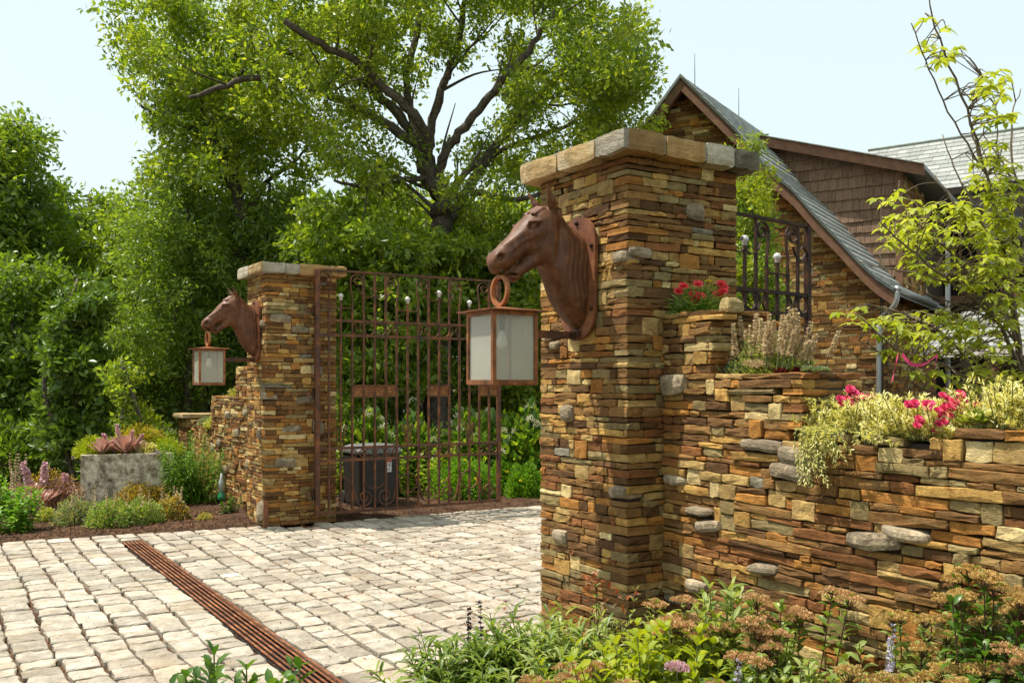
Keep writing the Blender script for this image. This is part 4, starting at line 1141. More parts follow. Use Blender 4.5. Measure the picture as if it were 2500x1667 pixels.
# wall below: pale render upstairs, timber balcony rail and lower porch roof
M['render'] = plain_mat('pale_render', (.52, .47, .40), (.6, .55, .47), .8, 0, 5, .1)
back = lambda f, d, z: A+ew*f+nw*(run*.55+d)-UPV*(A[2]-z)-WL
mb = MB(); mb.poly_prism([back(0, 0, 4.6), back(Lw, 0, 4.6), back(Lw, 0, 6.6), back(0, 0, 6.6)], nw, .2); part('upper_wall', mb, 'render', wing)
mb = MB(); mb.poly_prism([back(0, 0, 0), back(Lw, 0, 0), back(Lw, 0, 4.6), back(0, 0, 4.6)], nw, .2); part('lower_wall', mb, 'near_black', wing)
for f in (2.2, 3.9, 5.6, 7.3):
    wmb = MB(); wmb.poly_prism([back(f, .03, 4.75), back(f+1.0, .03, 4.75), back(f+1.0, .03, 6.2), back(f, .03, 6.2)], nw, .05); w_ = part('window', wmb, 'dark_glass', wing)
    fm = MB()
    for a, b in (((f, 4.75), (f, 6.2)), ((f+1, 4.75), (f+1, 6.2)), ((f, 6.2), (f+1, 6.2)), ((f, 4.75), (f+1, 4.75)), ((f+.5, 4.75), (f+.5, 6.2))): fm.bar(back(a[0], .05, a[1]), back(b[0], .05, b[1]), .07, .07, nw)
    part('window_frame', fm, 'trim', w_)
for z in (4.45, 3.75): mb = MB(); mb.bar(back(0, 1.4, z), back(Lw, 1.4, z), .16, .2); part('balcony_beam', mb, 'trim', wing)
for q in range(26):
    f = .3+q*.3; MB().bar(back(f, 1.4, 3.8), back(f, 1.4, 4.4), .035, .035).build('baluster', M['trim'], wing)
for f in (1.2, 4.4, 7.6):
    MB().bar(back(f, 1.45, 0), back(f, 1.45, 3.7), .2, .2).build('porch_post', M['trim'], wing); MB().bar(back(f, 1.45, 2.9), back(f+.75, 1.45, 3.65), .12, .14).build('brace', M['near_black'], wing)
# small porch roof
pa, pb = W(2352, 770, 18.2), W(2700, 770, 16.2); pa[2] = pb[2] = 3.02
pe = (pb-pa)/np.linalg.norm(pb-pa); pn = np.cross(pe, UPV); pn = pn if pn@FWD < 0 else -pn
porch = thing('porch_roof', 'low slate porch roof on timber posts behind the dogwood branches', 'roof', (pa[0], pa[1], 0)); PL = np.array(porch.location); Lp = np.linalg.norm(pb-pa)
for k in range(8):
    u = -.15 if k % 2 else 0
    while u < Lp:
        w = rng.uniform(.25, .36); f0, f1 = k/8, (k+1.12)/8; a, b = pa+pe*(u+.004), pa+pe*(u+w-.004)
        V = np.array([a+pn*1.5*f0-UPV*.75*f0, b+pn*1.5*f0-UPV*.75*f0, b+pn*1.5*f1-UPV*(.75*f1-.025), a+pn*1.5*f1-UPV*(.75*f1-.025), b+pn*1.5*f1-UPV*(.75*f1+.005), a+pn*1.5*f1-UPV*(.75*f1+.005)])
        V, F = fix_winding(V, TF); m0 = V.mean(0); link('roof_tile', new_mesh('roof_tile', V-m0, F, M['slate']), porch, m0-PL); u += w
mb = MB(); mb.poly_prism([pa-PL-UPV*.02, pb-PL-UPV*.02, pb+pn*1.5-UPV*.78-PL, pa+pn*1.5-UPV*.78-PL], UPV, .05); part('roof_deck', mb, 'trim', porch)
mb = MB(); mb.bar(pa+pn*1.5-UPV*.85-PL, pb+pn*1.5-UPV*.85-PL, .1, .14); part('eave_board', mb, 'render', porch)
for f in (.1, Lp*.5, Lp-.1): p0 = pa+pe*f+pn*1.4; MB().bar((p0[0]-PL[0], p0[1]-PL[1], 0), (p0[0]-PL[0], p0[1]-PL[1], 2.1), .16, .16).build('post', M['trim'], porch)
mb = MB(); mb.poly_prism([pa-PL-UPV*3.02, pb-PL-UPV*3.02, pb-PL-UPV*.1, pa-PL-UPV*.1], pn, .1); part('back_wall', mb, 'near_black', porch)
# ------------------------------------------------------------------ foliage helpers
def unit(v): return v/(np.linalg.norm(v, axis=-1, keepdims=True)+1e-9)
def sph(rng, n): return unit(rng.normal(size=(n, 3)))
def leaf2(base, d, nrm, L, Wd, fold=.18, droop=0.0):
    """two-triangle leaf folded along its midrib"""
    n = len(base); L = np.broadcast_to(L, n)[:, None]; Wd = np.broadcast_to(Wd, n)[:, None]
    s = unit(np.cross(d, nrm)); u = np.cross(s, d); mid = base+d*L*.45
    V = np.stack([base, mid-s*Wd/2+u*Wd*fold, base+d*L-np.array([0, 0, 1])*L*droop, mid+s*Wd/2+u*Wd*fold], 1).reshape(-1, 3)
    b = (np.arange(n)*4)[:, None]; F = np.concatenate([b+np.array([0, 1, 2]), b+np.array([0, 2, 3])])
    return V, F
def leaf8(base, d, nrm, L, Wd, fold=.15, droop=.25, m1=.35, m2=.7, w1=1.0, w2=.75):
    """eight-triangle leaf that arches and folds"""
    n = len(base); L = np.broadcast_to(L, n)[:, None]; Wd = np.broadcast_to(Wd, n)[:, None]; z = np.array([0, 0, 1.])
    s = unit(np.cross(d, nrm)); u = np.cross(s, d)
    c = lambda t: base+d*L*t-z*L*droop*t*t
    p1, p2 = c(m1), c(m2); f = u*Wd*fold
    V = np.stack([base, p1-s*Wd*w1/2+f, p1, p1+s*Wd*w1/2+f, p2-s*Wd*w2/2+f, p2, p2+s*Wd*w2/2+f, c(1.0)], 1).reshape(-1, 3)
    T = np.array([[0, 1, 2], [0, 2, 3], [1, 4, 5], [1, 5, 2], [2, 5, 6], [2, 6, 3], [4, 7, 5], [5, 7, 6]])
    b = (np.arange(n)*8)[:, None, None]; return V, (b+T).reshape(-1, 3)
class Leaves:
    def __init__(self): self.V = []; self.F = []; self.n = 0
    def add(self, VF): V, F = VF; self.V.append(V); self.F.append(F+self.n); self.n += len(V); return self
    def build(self, name, mat, parent, smooth=False):
        if not self.n: return None
        V = np.concatenate(self.V)-np.array(parent.matrix_basis.translation); return link(name, new_mesh(name, V, np.concatenate(self.F), M[mat], None, smooth), parent)
def tubes(lst, sides=4):
    """many tubes in one triangle/quad mesh -> MB"""
    mb = MB()
    for pts, rad in lst: V, F = tube(pts, rad, sides, False); mb.add(V, F)
    return mb
M['lf_oak'] = leaf_mat('oak_leaf', [(0.159, 0.237, .022), (0.244, 0.330, .030), (0.329, 0.407, .040), (0.439, 0.484, .06)], .52, .36, .5)
M['lf_oak2'] = leaf_mat('oak_leaf_dark', [(0.116, 0.198, .022), (0.183, 0.275, .030), (0.256, 0.352, .040), (0.354, 0.418, .055)], .52, .36, .5)
M['lf_wood'] = leaf_mat('wood_leaf', [(0.104, 0.176, .022), (0.152, 0.242, .030), (0.220, 0.308, .040)], .50, .36, .5)
M['lf_cedar'] = leaf_mat('cedar_leaf', [(0.146, 0.242, .035), (0.220, 0.319, .045), (0.305, 0.396, .060)], .48, .36, .5)
M['lf_holly'] = leaf_mat('holly_leaf', [(.085, .16, .018), (.13, .22, .025), (.20, .29, .035)], .34, .34, .45)
M['lf_under'] = leaf_mat('understory_leaf', [(0.122, 0.204, .020), (0.207, 0.292, .028), (0.317, 0.396, .045)], .50, .36, .5)
M['lf_dog'] = leaf_mat('dogwood_leaf', [(.30, .37, .035), (.42, .47, .055), (.54, .56, .10)], .45, .4, .4)
M['lf_lime'] = leaf_mat('lime_leaf', [(.25, .33, .012), (.34, .40, .02), (.42, .44, .035)], .42)
M['lf_green'] = leaf_mat('bright_green_leaf', [(0.090, 0.221, 0.014), (0.164, 0.325, 0.023), (0.254, 0.416, 0.035)], .38)
M['lf_long'] = leaf_mat('long_green_leaf', [(0.117, 0.189, 0.029), (0.200, 0.290, 0.046), (0.333, 0.406, 0.065)], .36, .4, .5)
M['lf_pale'] = leaf_mat('pale_green_leaf', [(0.230, 0.322, 0.081), (0.345, 0.414, 0.115), (0.460, 0.494, 0.172)], .38)
M['lf_sedum'] = leaf_mat('yellow_sedum_leaf', [(.58, .54, .16), (.72, .67, .28), (.82, .78, .44)], .32)
M['lf_gold'] = leaf_mat('gold_leaf', [(.50, .30, .035), (.60, .45, .06), (.52, .47, .07)], .3)
M['lf_thyme'] = leaf_mat('thyme_leaf', [(.20, .30, .07), (.32, .40, .11), (.50, .46, .22), (.58, .40, .26)], .32)
M['lf_grey'] = leaf_mat('grey_green_leaf', [(.20, .26, .17), (.30, .36, .26)], .2)
M['lf_brown'] = leaf_mat('bronze_leaf', [(.16, .07, .03), (.26, .13, .05), (.30, .20, .07)], .25)
M['lf_rosette'] = leaf_mat('pink_rosette_leaf', [(.50, .26, .21), (.60, .38, .31), (.56, .44, .36)], .25, .45, .4, (1.2, .9, .8))
M['lf_red'] = leaf_mat('red_leaf', [(.36, .05, .02), (.42, .12, .03), (.40, .30, .18)], .35, .4, .4, (1.3, .9, .6))
M['lf_dark'] = leaf_mat('dark_green_leaf', [(0.052, 0.135, 0.016), (0.095, 0.195, 0.024), (0.155, 0.270, 0.034)], .35, .35, .5)
M['fl_rust'] = petal_mat('rust_flower', (.56, .30, .12), (.80, .55, .28))
M['fl_gold'] = petal_mat('gold_flower', (.58, .36, .10), (.80, .58, .24))
M['fl_pink'] = petal_mat('pink_flower', (.66, .36, .42), (.76, .54, .58))
M['fl_mauve'] = petal_mat('mauve_flower', (.32, .12, .42), (.42, .24, .50))
M['fl_red'] = petal_mat('red_flower', (.80, .05, .06), (.88, .13, .13))
M['fl_magenta'] = petal_mat('magenta_flower', (.66, .035, .12), (.80, .12, .24))
M['fl_yellow'] = petal_mat('yellow_flower', (.75, .55, .02), (.80, .62, .05))
M['fl_white'] = petal_mat('white_flower', (.62, .60, .36), (.72, .72, .52))
M['fl_lilac'] = petal_mat('lilac_flower', (.50, .46, .62), (.66, .60, .70))
M['fl_dark'] = petal_mat('dark_salvia_flower', (.012, .006, .02), (.035, .012, .06), .05)
M['fl_seed'] = petal_mat('seed_head', (.62, .45, .26), (.74, .60, .38))
M['bark'] = plain_mat('oak_bark', (.060, .048, .036), (.16, .132, .10), .95, 0, 14, 1.0, .2, .03)
M['bark2'] = plain_mat('thin_bark', (.10, .075, .048), (.20, .155, .105), .9, 0, 30, .6, .2, .01)
M['stem'] = plain_mat('green_stem', (.10, .13, .03), (.16, .17, .05), .7, 0, 20, .1)
M['stemred'] = plain_mat('red_stem', (.055, .022, .014), (.10, .045, .025), .7, 0, 20, .1)

# ------------------------------------------------------------------ trees
def crown_points(rng, ells, D, thick, n):
    """points through the volume of overlapping ellipsoids given in photo pixels at depth D"""
    w = np.array([e[2]*e[3] for e in ells], float); w /= w.sum(); out = []
    for k, e in enumerate(ells):
        m = max(1, int(round(n*w[k]))); q = sph(rng, m)*(rng.random((m, 1))**.38)
        t = thick if len(e) < 5 else e[4]
        for a in q:
            d = D+a[1]*t; p = W((e[0]+a[0]*e[2])*1.063, (e[1]-a[2]*e[3])*1.063, D); p = p+FWD*(a[1]*t)
            out.append(p)
    return np.array(out)
def crown(rng, ctr, r, n, L, Wd, up=.35):
    K = len(ctr); sub = sph(rng, K*6).reshape(K, 6, 3)*r*.72*rng.uniform(.4, 1, (K, 6, 1)); sub[..., 2] *= .7
    j = rng.integers(0, 6, (K, n)); off = np.take_along_axis(sub, j[..., None].repeat(3, 2), 1)
    g = rng.normal(size=(K, n, 3))*r*.24; pos = (ctr[:, None]+off+g).reshape(-1, 3); out = unit((off+g).reshape(-1, 3))
    m = len(pos); d = unit(sph(rng, m)+out*.7+np.array([0, 0, -.15])); nr = unit(sph(rng, m)+out*.45+np.array([0, 0, up]))
    return leaf2(pos, d, nr, L*rng.uniform(.5, 1.5, m), Wd*rng.uniform(.6, 1.35, m))
def tree(name, label, limbs, ctr, mats, r=.45, n=110, L=.13, Wd=.065, seed=1, group=None, base=None, twig=.012, bark='bark', sides=8, skip=0):
    rng = np.random.default_rng(seed); b = np.array(base if base is not None else limbs[0][0][0]); b[2] = 0
    root = thing(name, label, 'tree', b, group); nodes = []
    for i, (pts, r0, r1) in enumerate(limbs):
        P = smooth_path(pts, 5); P[1:-1] += rng.normal(0, r0*.18, P[1:-1].shape)
        rad = np.linspace(r0, r1, len(P))**1.0*(1+.06*np.sin(np.arange(len(P))*1.9)); 
        if i == 0: rad[:2] *= 1.35
        V, F = tube(P, rad, sides, True); MB().add(V-b, F).build('trunk' if i == 0 else 'limb', M[bark], root, smooth=True)
        if i >= skip: nodes += [(p, q) for p, q in zip(P[len(P)//4:], rad[len(P)//4:])]
    br = []
    for i, (pts, r0, r1) in enumerate(limbs[skip:]):
        P = smooth_path(pts, 5); rad = np.linspace(r0, r1, len(P)); ax = P[-1]-P[0]; ln = np.linalg.norm(ax)
        if len(P) < 12 or 'oak' not in name: continue
        for q in range(int(3+ln*1.1)):
            j = rng.integers(len(P)//3, len(P)-1); t = unit(P[j]-P[j-1]); s = sph(rng, 1)[0]; s = unit(s-t*(s@t)*.7+np.array([0, 0, .35])); l_ = rng.uniform(.5, 1.9)*(r0/.13)**.5
            b1 = P[j]+unit(s+t*.6)*l_*.5; b2 = b1+unit(s*.7+t*.5+np.array([0, 0, .15])+rng.normal(0, .3, 3))*l_*.5; Q = smooth_path([P[j], b1+rng.normal(0, .04, 3), b2], 4); rr = np.linspace(min(rad[j]*.4, .045), .008, len(Q))
            br.append((Q-b, rr)); ctr = np.vstack([ctr, b2[None]]) if rng.random() < .75 else ctr; nodes += [(p, w) for p, w in zip(Q[2:], rr[2:])]
    if br: tubes(br, 6).build('branches', M[bark], root, smooth=True)['kind'] = 'stuff'
    # twigs reach from the nearest limb to every leaf cluster
    NP = np.array([p for p, _ in nodes]); NR = np.array([q for _, q in nodes]); lst = []; order = np.argsort([np.min(np.linalg.norm(NP-c, axis=1)) for c in ctr])
    ext = list(NP); er = list(NR)
    for k in order:
        c = ctr[k]; E = np.array(ext); dd = np.linalg.norm(E-c, axis=1)+.35*np.maximum(0, E[:, 2]-c[2]); j = int(np.argmin(dd)); p0 = E[j]
        if dd[j] > 6: continue
        m1 = p0*.62+c*.38+rng.normal(0, .10*dd[j], 3)*.6; m2 = p0*.25+c*.75+rng.normal(0, .08*dd[j], 3)*.6
        r0 = min(er[j]*.6, twig*(1+1.0*dd[j])); P = smooth_path([p0, m1, m2, c], 2); lst.append((P-b, np.linspace(r0, .004, len(P))))
        for q, f in ((m1, .8), (m2, .6)): ext.append(q); er.append(r0*f)
        for q in range(2): e = c+rng.normal(0, r*.5, 3); lst.append((np.array([m2, (m2+e)/2+rng.normal(0, .05, 3), e])-b, np.array([r0*.4, r0*.3, .003])))
    if lst: tubes(lst).build('twigs', M[bark], root)['kind'] = 'stuff'
    mats = mats if isinstance(mats, list) else [mats]; sel = rng.integers(0, len(mats), len(ctr))
    for q, mt in enumerate(mats):
        if (sel == q).any(): Leaves().add(crown(rng, ctr[sel == q], r, n, L, Wd)).build('crown', mt, root)
    return root
Z8 = lambda x, y, D: W(x*.7228, y*.7228, D)
def limb8(pts, D, dz, r0, r1):
    """limb through pixel points of the trunk's plane, leaning dz metres away along its length"""
    n = len(pts); return ([Z8(x, y, D+dz*i/(n-1)) for i, (x, y) in enumerate(pts)], r0, r1)
def build_oak():
    D = 17.5; rng = np.random.default_rng(8)
    tr = [Z8(1480, 1590, D), Z8(1478, 1250, D), Z8(1485, 950, D), Z8(1500, 760, D), Z8(1475, 650, D), Z8(1435, 540, D)]
    L = [(tr, .24, .19),
      limb8([(1435, 545), (1385, 440), (1290, 330), (1180, 255), (1050, 212), (900, 140), (780, 60)], D, 1.5, 0.113, .05),
      limb8([(1440, 560), (1400, 485), (1270, 400), (1130, 330), (950, 268), (800, 280), (640, 330)], D, -1.2, 0.106, .04),
      limb8([(1445, 550), (1440, 450), (1350, 340), (1200, 210), (1090, 150), (960, 70)], D, -2.2, 0.099, .05),
      limb8([(1455, 560), (1455, 440), (1500, 280), (1530, 200), (1560, 90), (1575, -60)], D, .8, 0.099, .05),
      limb8([(1480, 620), (1500, 520), (1570, 430), (1650, 330), (1710, 260), (1800, 150), (1880, 40)], D, -1.5, 0.099, .05),
      limb8([(1515, 745), (1580, 640), (1650, 520), (1720, 440), (1820, 330), (1960, 210), (2090, 160)], D, 1.2, 0.113, .04),
      limb8([(1500, 670), (1620, 650), (1720, 672), (1830, 655), (1950, 600)], D, -1.0, 0.066, .03),
      limb8([(1455, 600), (1350, 608), (1240, 630), (1130, 610)], D, -1.8, 0.060, .025),
      limb8([(1425, 500), (1375, 320), (1400, 150), (1420, 0), (1400, -120)], D, 2.0, 0.086, .05),
      limb8([(1500, 700), (1600, 560), (1760, 480), (1900, 430), (2060, 330)], D, 2.4, 0.073, .03),
      limb8([(1290, 330), (1250, 220), (1210, 90), (1150, -40)], D+.6, .8, 0.053, .03)]
    E_ = [(1250, 20, 250, 120), (960, 30, 230, 110), (1380, 150, 130, 150), (1200, 190, 190, 80), (760, 60, 200, 110), (860, 150, 170, 80), (1300, 285, 180, 60), (1060, -110, 380, 110), (1160, 330, 120, 45), (720, 250, 150, 90), (1430, 230, 90, 60), (880, 300, 110, 50), (1400, 270, 110, 50), (1240, 400, 90, 45), (1120, 470, 90, 40), (880, 410, 110, 50), (1080, 260, 90, 40)]
    ctr = crown_points(rng, E_, D, 3.0, 560)
    px, py, dd = project(ctr)
    holes = [(1062, 330, 75), (1165, 250, 75), (1390, 270, 48), (1010, 90, 50), (1180, 140, 55), (1300, 330, 45), (930, 250, 45), (1230, 60, 50), (860, 200, 40), (1080, 190, 45), (1330, 130, 45), (1100, 40, 40), (760, 240, 40)]
    ok = np.ones(len(ctr), bool)
    for (hx, hy, hr) in holes: ok &= np.hypot(px-hx, py-hy) > hr
    tree('oak_tree', 'large spreading oak with dark forked trunk rising behind the open gate', L, ctr[ok], ['lf_oak', 'lf_oak', 'lf_oak2'], .40, 135, .105, .054, 8)
build_oak()
def build_second():
    D = 18.6; rng = np.random.default_rng(9)
    L = [([Z8(815, 1700, D), Z8(812, 1200, D), Z8(812, 760, D), Z8(790, 610, D), Z8(742, 480, D), Z8(690, 350, D+.5), Z8(640, 250, D+.8), Z8(590, 130, D+1)], .16, .05),
      limb8([(800, 640), (795, 490), (765, 340), (830, 210), (870, 90)], D, -.8, .08, .03), limb8([(742, 480), (640, 430), (540, 400), (470, 350)], D, -.8, .07, .02), limb8([(690, 350), (580, 250), (480, 180), (420, 130)], D, .8, .06, .02),
      limb8([(812, 760), (900, 620), (980, 560), (1040, 500)], D, 1.0, .07, .02)]
    E_ = [(430, 130, 130, 110), (400, 270, 70, 100), (550, 50, 170, 90), (490, 250, 130, 100), (600, 190, 130, 90), (440, 400, 110, 90), (560, 400, 140, 90), (650, 330, 110, 80), (325, 120, 50, 75), (380, 20, 70, 60)]
    ctr = crown_points(rng, E_, D, 2.6, 235)
    tree('oak_tree', 'slender leaning oak whose crown reaches toward the open sky over the dark wood', L, ctr, ['lf_oak', 'lf_oak2'], .42, 125, .115, .058, 9)
build_second()
def simple_tree(name, label, base_px, D, top_py, E_, n, mats, seed, r=.42, nl=110, L=.12, Wd=.06, thick=2.0, r0=.14, lean=0):
    rng = np.random.default_rng(seed); x = base_px*1.063
    b = W(x, 940, D); b[2] = 0; t = W(x+lean, top_py*1.063, D); m = (b+t)/2+np.array([rng.normal(0, .2), rng.normal(0, .2), 0])
    limbs = [([b, b*.6+m*.4, m, t], r0, .03)]
    ctr = crown_points(rng, E_, D, thick, n)
    for k in range(6):
        f = .3+.1*k; p = b*(1-f)+t*f; q = ctr[rng.integers(len(ctr))]; limbs.append(([p, (p+q)/2+np.array([0, 0, .2]), q], r0*.4, .015))
    ctr = ctr[ctr[:, 2] > .25]
    return tree(name, label, limbs, ctr, mats, r, nl, L, Wd, seed, base=b)
simple_tree('broadleaf_tree', 'tall leafy tree at the picture edge, open sky above it', 25, 19.5, 300, [(15, 330, 55, 75), (10, 480, 90, 100), (60, 540, 55, 80), (10, 640, 110, 100), (-70, 420, 90, 120)], 250, ['lf_oak2', 'lf_wood'], 12, .52, 100, .15, .075, 2.2)
simple_tree('broadleaf_tree', 'rounded leafy tree low against the sky between its taller neighbours', 205, 23.0, 450, [(200, 500, 70, 60), (150, 560, 80, 80), (265, 560, 90, 80), (200, 680, 150, 110), (110, 660, 90, 100)], 260, ['lf_oak2', 'lf_wood'], 13, .5, 110, .15, .075, 2.2)
simple_tree('cedar_tree', 'soft green conical cedar standing behind the horse head across the drive', 420, 18.0, 380, [(400, 470, 90, 90), (380, 600, 110, 110), (450, 640, 110, 130), (350, 760, 110, 120), (430, 820, 130, 120), (330, 900, 100, 100)], 250, ['lf_cedar'], 14, .40, 120, .11, .04, 1.6)
simple_tree('cedar_tree', 'dark green cedar behind the far gate pillar and its capstone', 620, 18.6, 420, [(600, 520, 120, 90), (640, 620, 120, 90), (540, 720, 100, 110), (640, 760, 120, 120), (700, 560, 90, 90)], 200, ['lf_cedar', 'lf_wood'], 15, .40, 120, .11, .042, 1.6)
simple_tree('broadleaf_tree', 'bushy understory tree with fresh leaves just behind the iron gate scrolls', 880, 16.4, 560, [(1010, 590, 100, 45, .6), (860, 600, 150, 70), (800, 680, 110, 80), (930, 700, 130, 90), (880, 820, 130, 100), (820, 900, 90, 70), (760, 540, 110, 70)], 330, ['lf_under', 'lf_oak2'], 16, .36, 100, .13, .07, 1.5)
simple_tree('broadleaf_tree', 'bushy understory tree seen between the gate and the closer pillar', 1150, 18.5, 520, [(1140, 600, 100, 90), (1200, 700, 110, 120), (1090, 720, 110, 100), (1160, 860, 120, 100), (1060, 560, 80, 60), (1250, 560, 80, 80)], 320, ['lf_under', 'lf_oak2'], 17, .38, 100, .13, .07, 1.6)
simple_tree('broadleaf_tree', 'shadowy leafy tree at the picture edge behind the stone trough', 60, 17.0, 760, [(40, 860, 130, 100), (110, 930, 110, 90), (-20, 760, 110, 110), (160, 840, 80, 90), (60, 700, 110, 90)], 300, ['lf_wood'], 18, .5, 90, .14, .07, 1.6)
simple_tree('cedar_tree', 'small lime green cedar between the closer pillar cap and the house gable', 1740, 10.5, 330, [(1725, 440, 42, 50), (1735, 520, 52, 55), (1725, 600, 55, 60), (1745, 680, 55, 70), (1715, 355, 22, 30), (1720, 780, 60, 80)], 130, ['lf_lime', 'lf_cedar'], 19, .20, 150, .06, .022, .55, r0=.05)
simple_tree('broadleaf_tree', 'dense tree closing the view behind the leaning oak', 480, 21.0, 480, [(420, 560, 180, 110), (600, 560, 170, 120), (350, 700, 160, 120), (560, 720, 200, 130)], 210, ['lf_oak2', 'lf_wood'], 20, .55, 110, .16, .08, 2.0)
simple_tree('broadleaf_tree', 'dense tree closing the view behind the large oak trunk', 980, 22.0, 480, [(900, 520, 180, 90), (1080, 560, 180, 110), (980, 680, 220, 130), (1240, 600, 120, 140), (760, 600, 140, 110)], 250, ['lf_oak2', 'lf_oak'], 21, .55, 110, .16, .08, 2.0)
# far wood that reads as one mass
def woods():
    rng = np.random.default_rng(31); n = 1300; D = rng.uniform(25, 33, n); px = rng.uniform(-500, 1640, n)
    top = np.interp(px, [-500, 0, 250, 450, 900, 1400, 1640], [5.5, 5.2, 5.2, 6.0, 7.0, 6.2, 4.0]); z = rng.random(n)**.8*top
    ctr = CAM+FWD*D[:, None]+RGT*((px-1250)/FPX*D)[:, None]; ctr[:, 2] = z
    o = bpy.data.objects.new('distant_woods', None)
    V, F = crown(rng, ctr, .85, 60, .30, .16); me = new_mesh('distant_woods', V, F, M['lf_wood']); o = link('distant_woods', me); tag(o, 'dark green wood filling the distance behind the trees', 'woods', None, 'stuff')
woods()

# ------------------------------------------------------------------ shrubs and bed plants
def dome(rng, c, rx, ry, h, n, shell=.55):
    q = sph(rng, n); q[:, 2] = np.abs(q[:, 2]); rr = (shell+(1-shell)*rng.random(n))[:, None]; lump = 1+.16*np.sin(q[:, :1]*7+c[0]*9)*np.cos(q[:, 1:2]*6+c[1]*5)
    return np.array(c)+q*rr*lump*np.array([rx, ry, h]), q
def mound(name, label, c, rx, ry, h, n, mat, L, Wd, seed, cat='plant', group=None, flowers=None, lw=None, up=.5, rz=0, big=False, root=None, part_name='leaves'):
    rng = np.random.default_rng(seed); c = np.array(c, float)
    root = root or thing(name, label, cat, c, group)
    for k, mt in enumerate(mat if isinstance(mat, list) else [mat]):
        m = int(n*1.9)//(len(mat) if isinstance(mat, list) else 1)
        p, q = dome(rng, c, rx, ry, h, m); d = unit(q+sph(rng, m)*.8+np.array([0, 0, .25])); nr = unit(sph(rng, m)+np.array([0, 0, up])+q*.3)
        f = leaf8 if big else leaf2
        Leaves().add(f(p, d, nr, L*1.15*rng.uniform(.6, 1.25, m), Wd*1.25*rng.uniform(.7, 1.2, m))).build(part_name, mt, root)
    ss = []
    for k in range(14):
        a = rng.uniform(0, 6.28); e = c+np.array([rx*.75*math.cos(a)*rng.random(), ry*.75*math.sin(a)*rng.random(), h*rng.uniform(.5, .85)]); b0 = c+(e-c)*np.array([.25, .25, 0]); ss.append((np.array([b0, (b0+e)/2+rng.normal(0, .02, 3), e])-c, np.array([.006, .005, .003])*(1+h*2)))
    tubes(ss).build('stems', M['bark2'], root)
    if flowers:
        fm, nf, fr = flowers; p, q = dome(rng, c, rx*1.02, ry*1.02, h*1.04, nf*3, .96); keep = p[:, 2] > c[2]+h*.3; p = p[keep][:nf]
        for k, pp in enumerate(p): floret(root, pp, fr*rng.uniform(.8, 1.2), fm, rng, q[keep][k] if k < keep.sum() else (0, 0, 1))
    return root
def floret(root, p, r, mat, rng, n=(0, 0, 1), petals=7, name='flower'):
    """a small open flower of overlapping petals"""
    n = unit(np.array(n)+np.array([0, 0, .3])); L = Leaves()
    t = unit(np.cross(n, (.3, .5, .8))); b = np.cross(n, t)
    for ring, (k, tilt, s) in enumerate(((petals, .45, 1.0), (petals-1, 1.0, .85), (5, 2.0, .7))):
        a = np.arange(k)*2*math.pi/k+ring*.5+rng.random(); d = unit(np.cos(a)[:, None]*t+np.sin(a)[:, None]*b+n*tilt); nr = unit(n-d*.3)
        L.add(leaf8(np.repeat(p[None], k, 0), d, nr, r*s, r*.75*s, .08, .1, .4, .8, .8, 1.0))
    return L.build(name, mat, root)
def cluster_head(rng, c, rx, h, n, s):
    """flat-topped head of tiny flowers"""
    q = sph(rng, n); q[:, 2] = np.abs(q[:, 2]); p = c+q*np.array([rx, rx, h])*rng.uniform(.75, 1, (n, 1))
    d = unit(q+np.array([0, 0, .6])+sph(rng, n)*.6); return leaf2(p, d, sph(rng, n), s*rng.uniform(.7, 1.4, n), s*.75)
def stalks(name, label, c, spec, leafmat, seed, cat='plant', group=None, leafL=.08, leafW=.02, nleaf=16, droop=.5, head=None, stemmat='stem', spread=.5, leaf_from=.1, whorl=2):
    """upright leafy stems; spec: list of (dx, dy, height); head: (material, radius, thickness, n, size) or None"""
    rng = np.random.default_rng(seed); c = np.array(c, float); root = thing(name, label, cat, c, group); st = []; L = Leaves()
    for (dx, dy, h) in spec:
        b = c+np.array([dx*spread, dy*spread, 0]); e = c+np.array([dx, dy, h]); P = smooth_path([b, (b*.55+e*.45)+rng.normal(0, .012, 3), e], 4); st.append((P-c, np.linspace(.0045, .0025, len(P))))
        t = np.linspace(leaf_from, .98, nleaf); idx = t*(len(P)-1); i0 = np.minimum(idx.astype(int), len(P)-2); base = P[i0]+(P[i0+1]-P[i0])*(idx-i0)[:, None]
        a0 = rng.uniform(0, 6.28)
        for w in range(whorl):
            a = a0+np.arange(nleaf)*2.4+w*2*math.pi/whorl+rng.normal(0, .3, nleaf); el = np.linspace(.15, .95, nleaf)+rng.normal(0, .15, nleaf)
            d = unit(np.stack([np.cos(a)*np.cos(el), np.sin(a)*np.cos(el), np.sin(el)], 1)); sc = np.sin(np.linspace(.5, 2.75, nleaf))*.5+.6
            L.add(leaf8(base, d, unit(np.array([0, 0, 1.])+sph(rng, nleaf)*.3), leafL*sc*rng.uniform(.75, 1.2, nleaf), leafW*sc, .18, droop))
        if head and rng.random() < .8:
            hm, hr, hh, hn, hs = head; H_ = Leaves(); k = 11 if hr > .03 else 1
            for q in range(k):
                a = q*2.4; rr = hr*math.sqrt(q/k)*1.15; o = np.array([rr*math.cos(a), rr*math.sin(a), -.35*rr+rng.normal(0, hr*.12)])
                H_.add(cluster_head(rng, e+o, hr*.36*rng.uniform(.7, 1.2), hr*.22, max(12, hn//k), hs)); st.append((np.array([e-np.array([0, 0, hr*1.3]), e+o*.8-np.array([0, 0, hr*.35]), e+o])-c, np.array([.002, .0015, .001])))
            H_.build('flower_head', hm, root)
    tubes(st).build('stems', M[stemmat], root); L.build('leaves', leafmat, root); return root
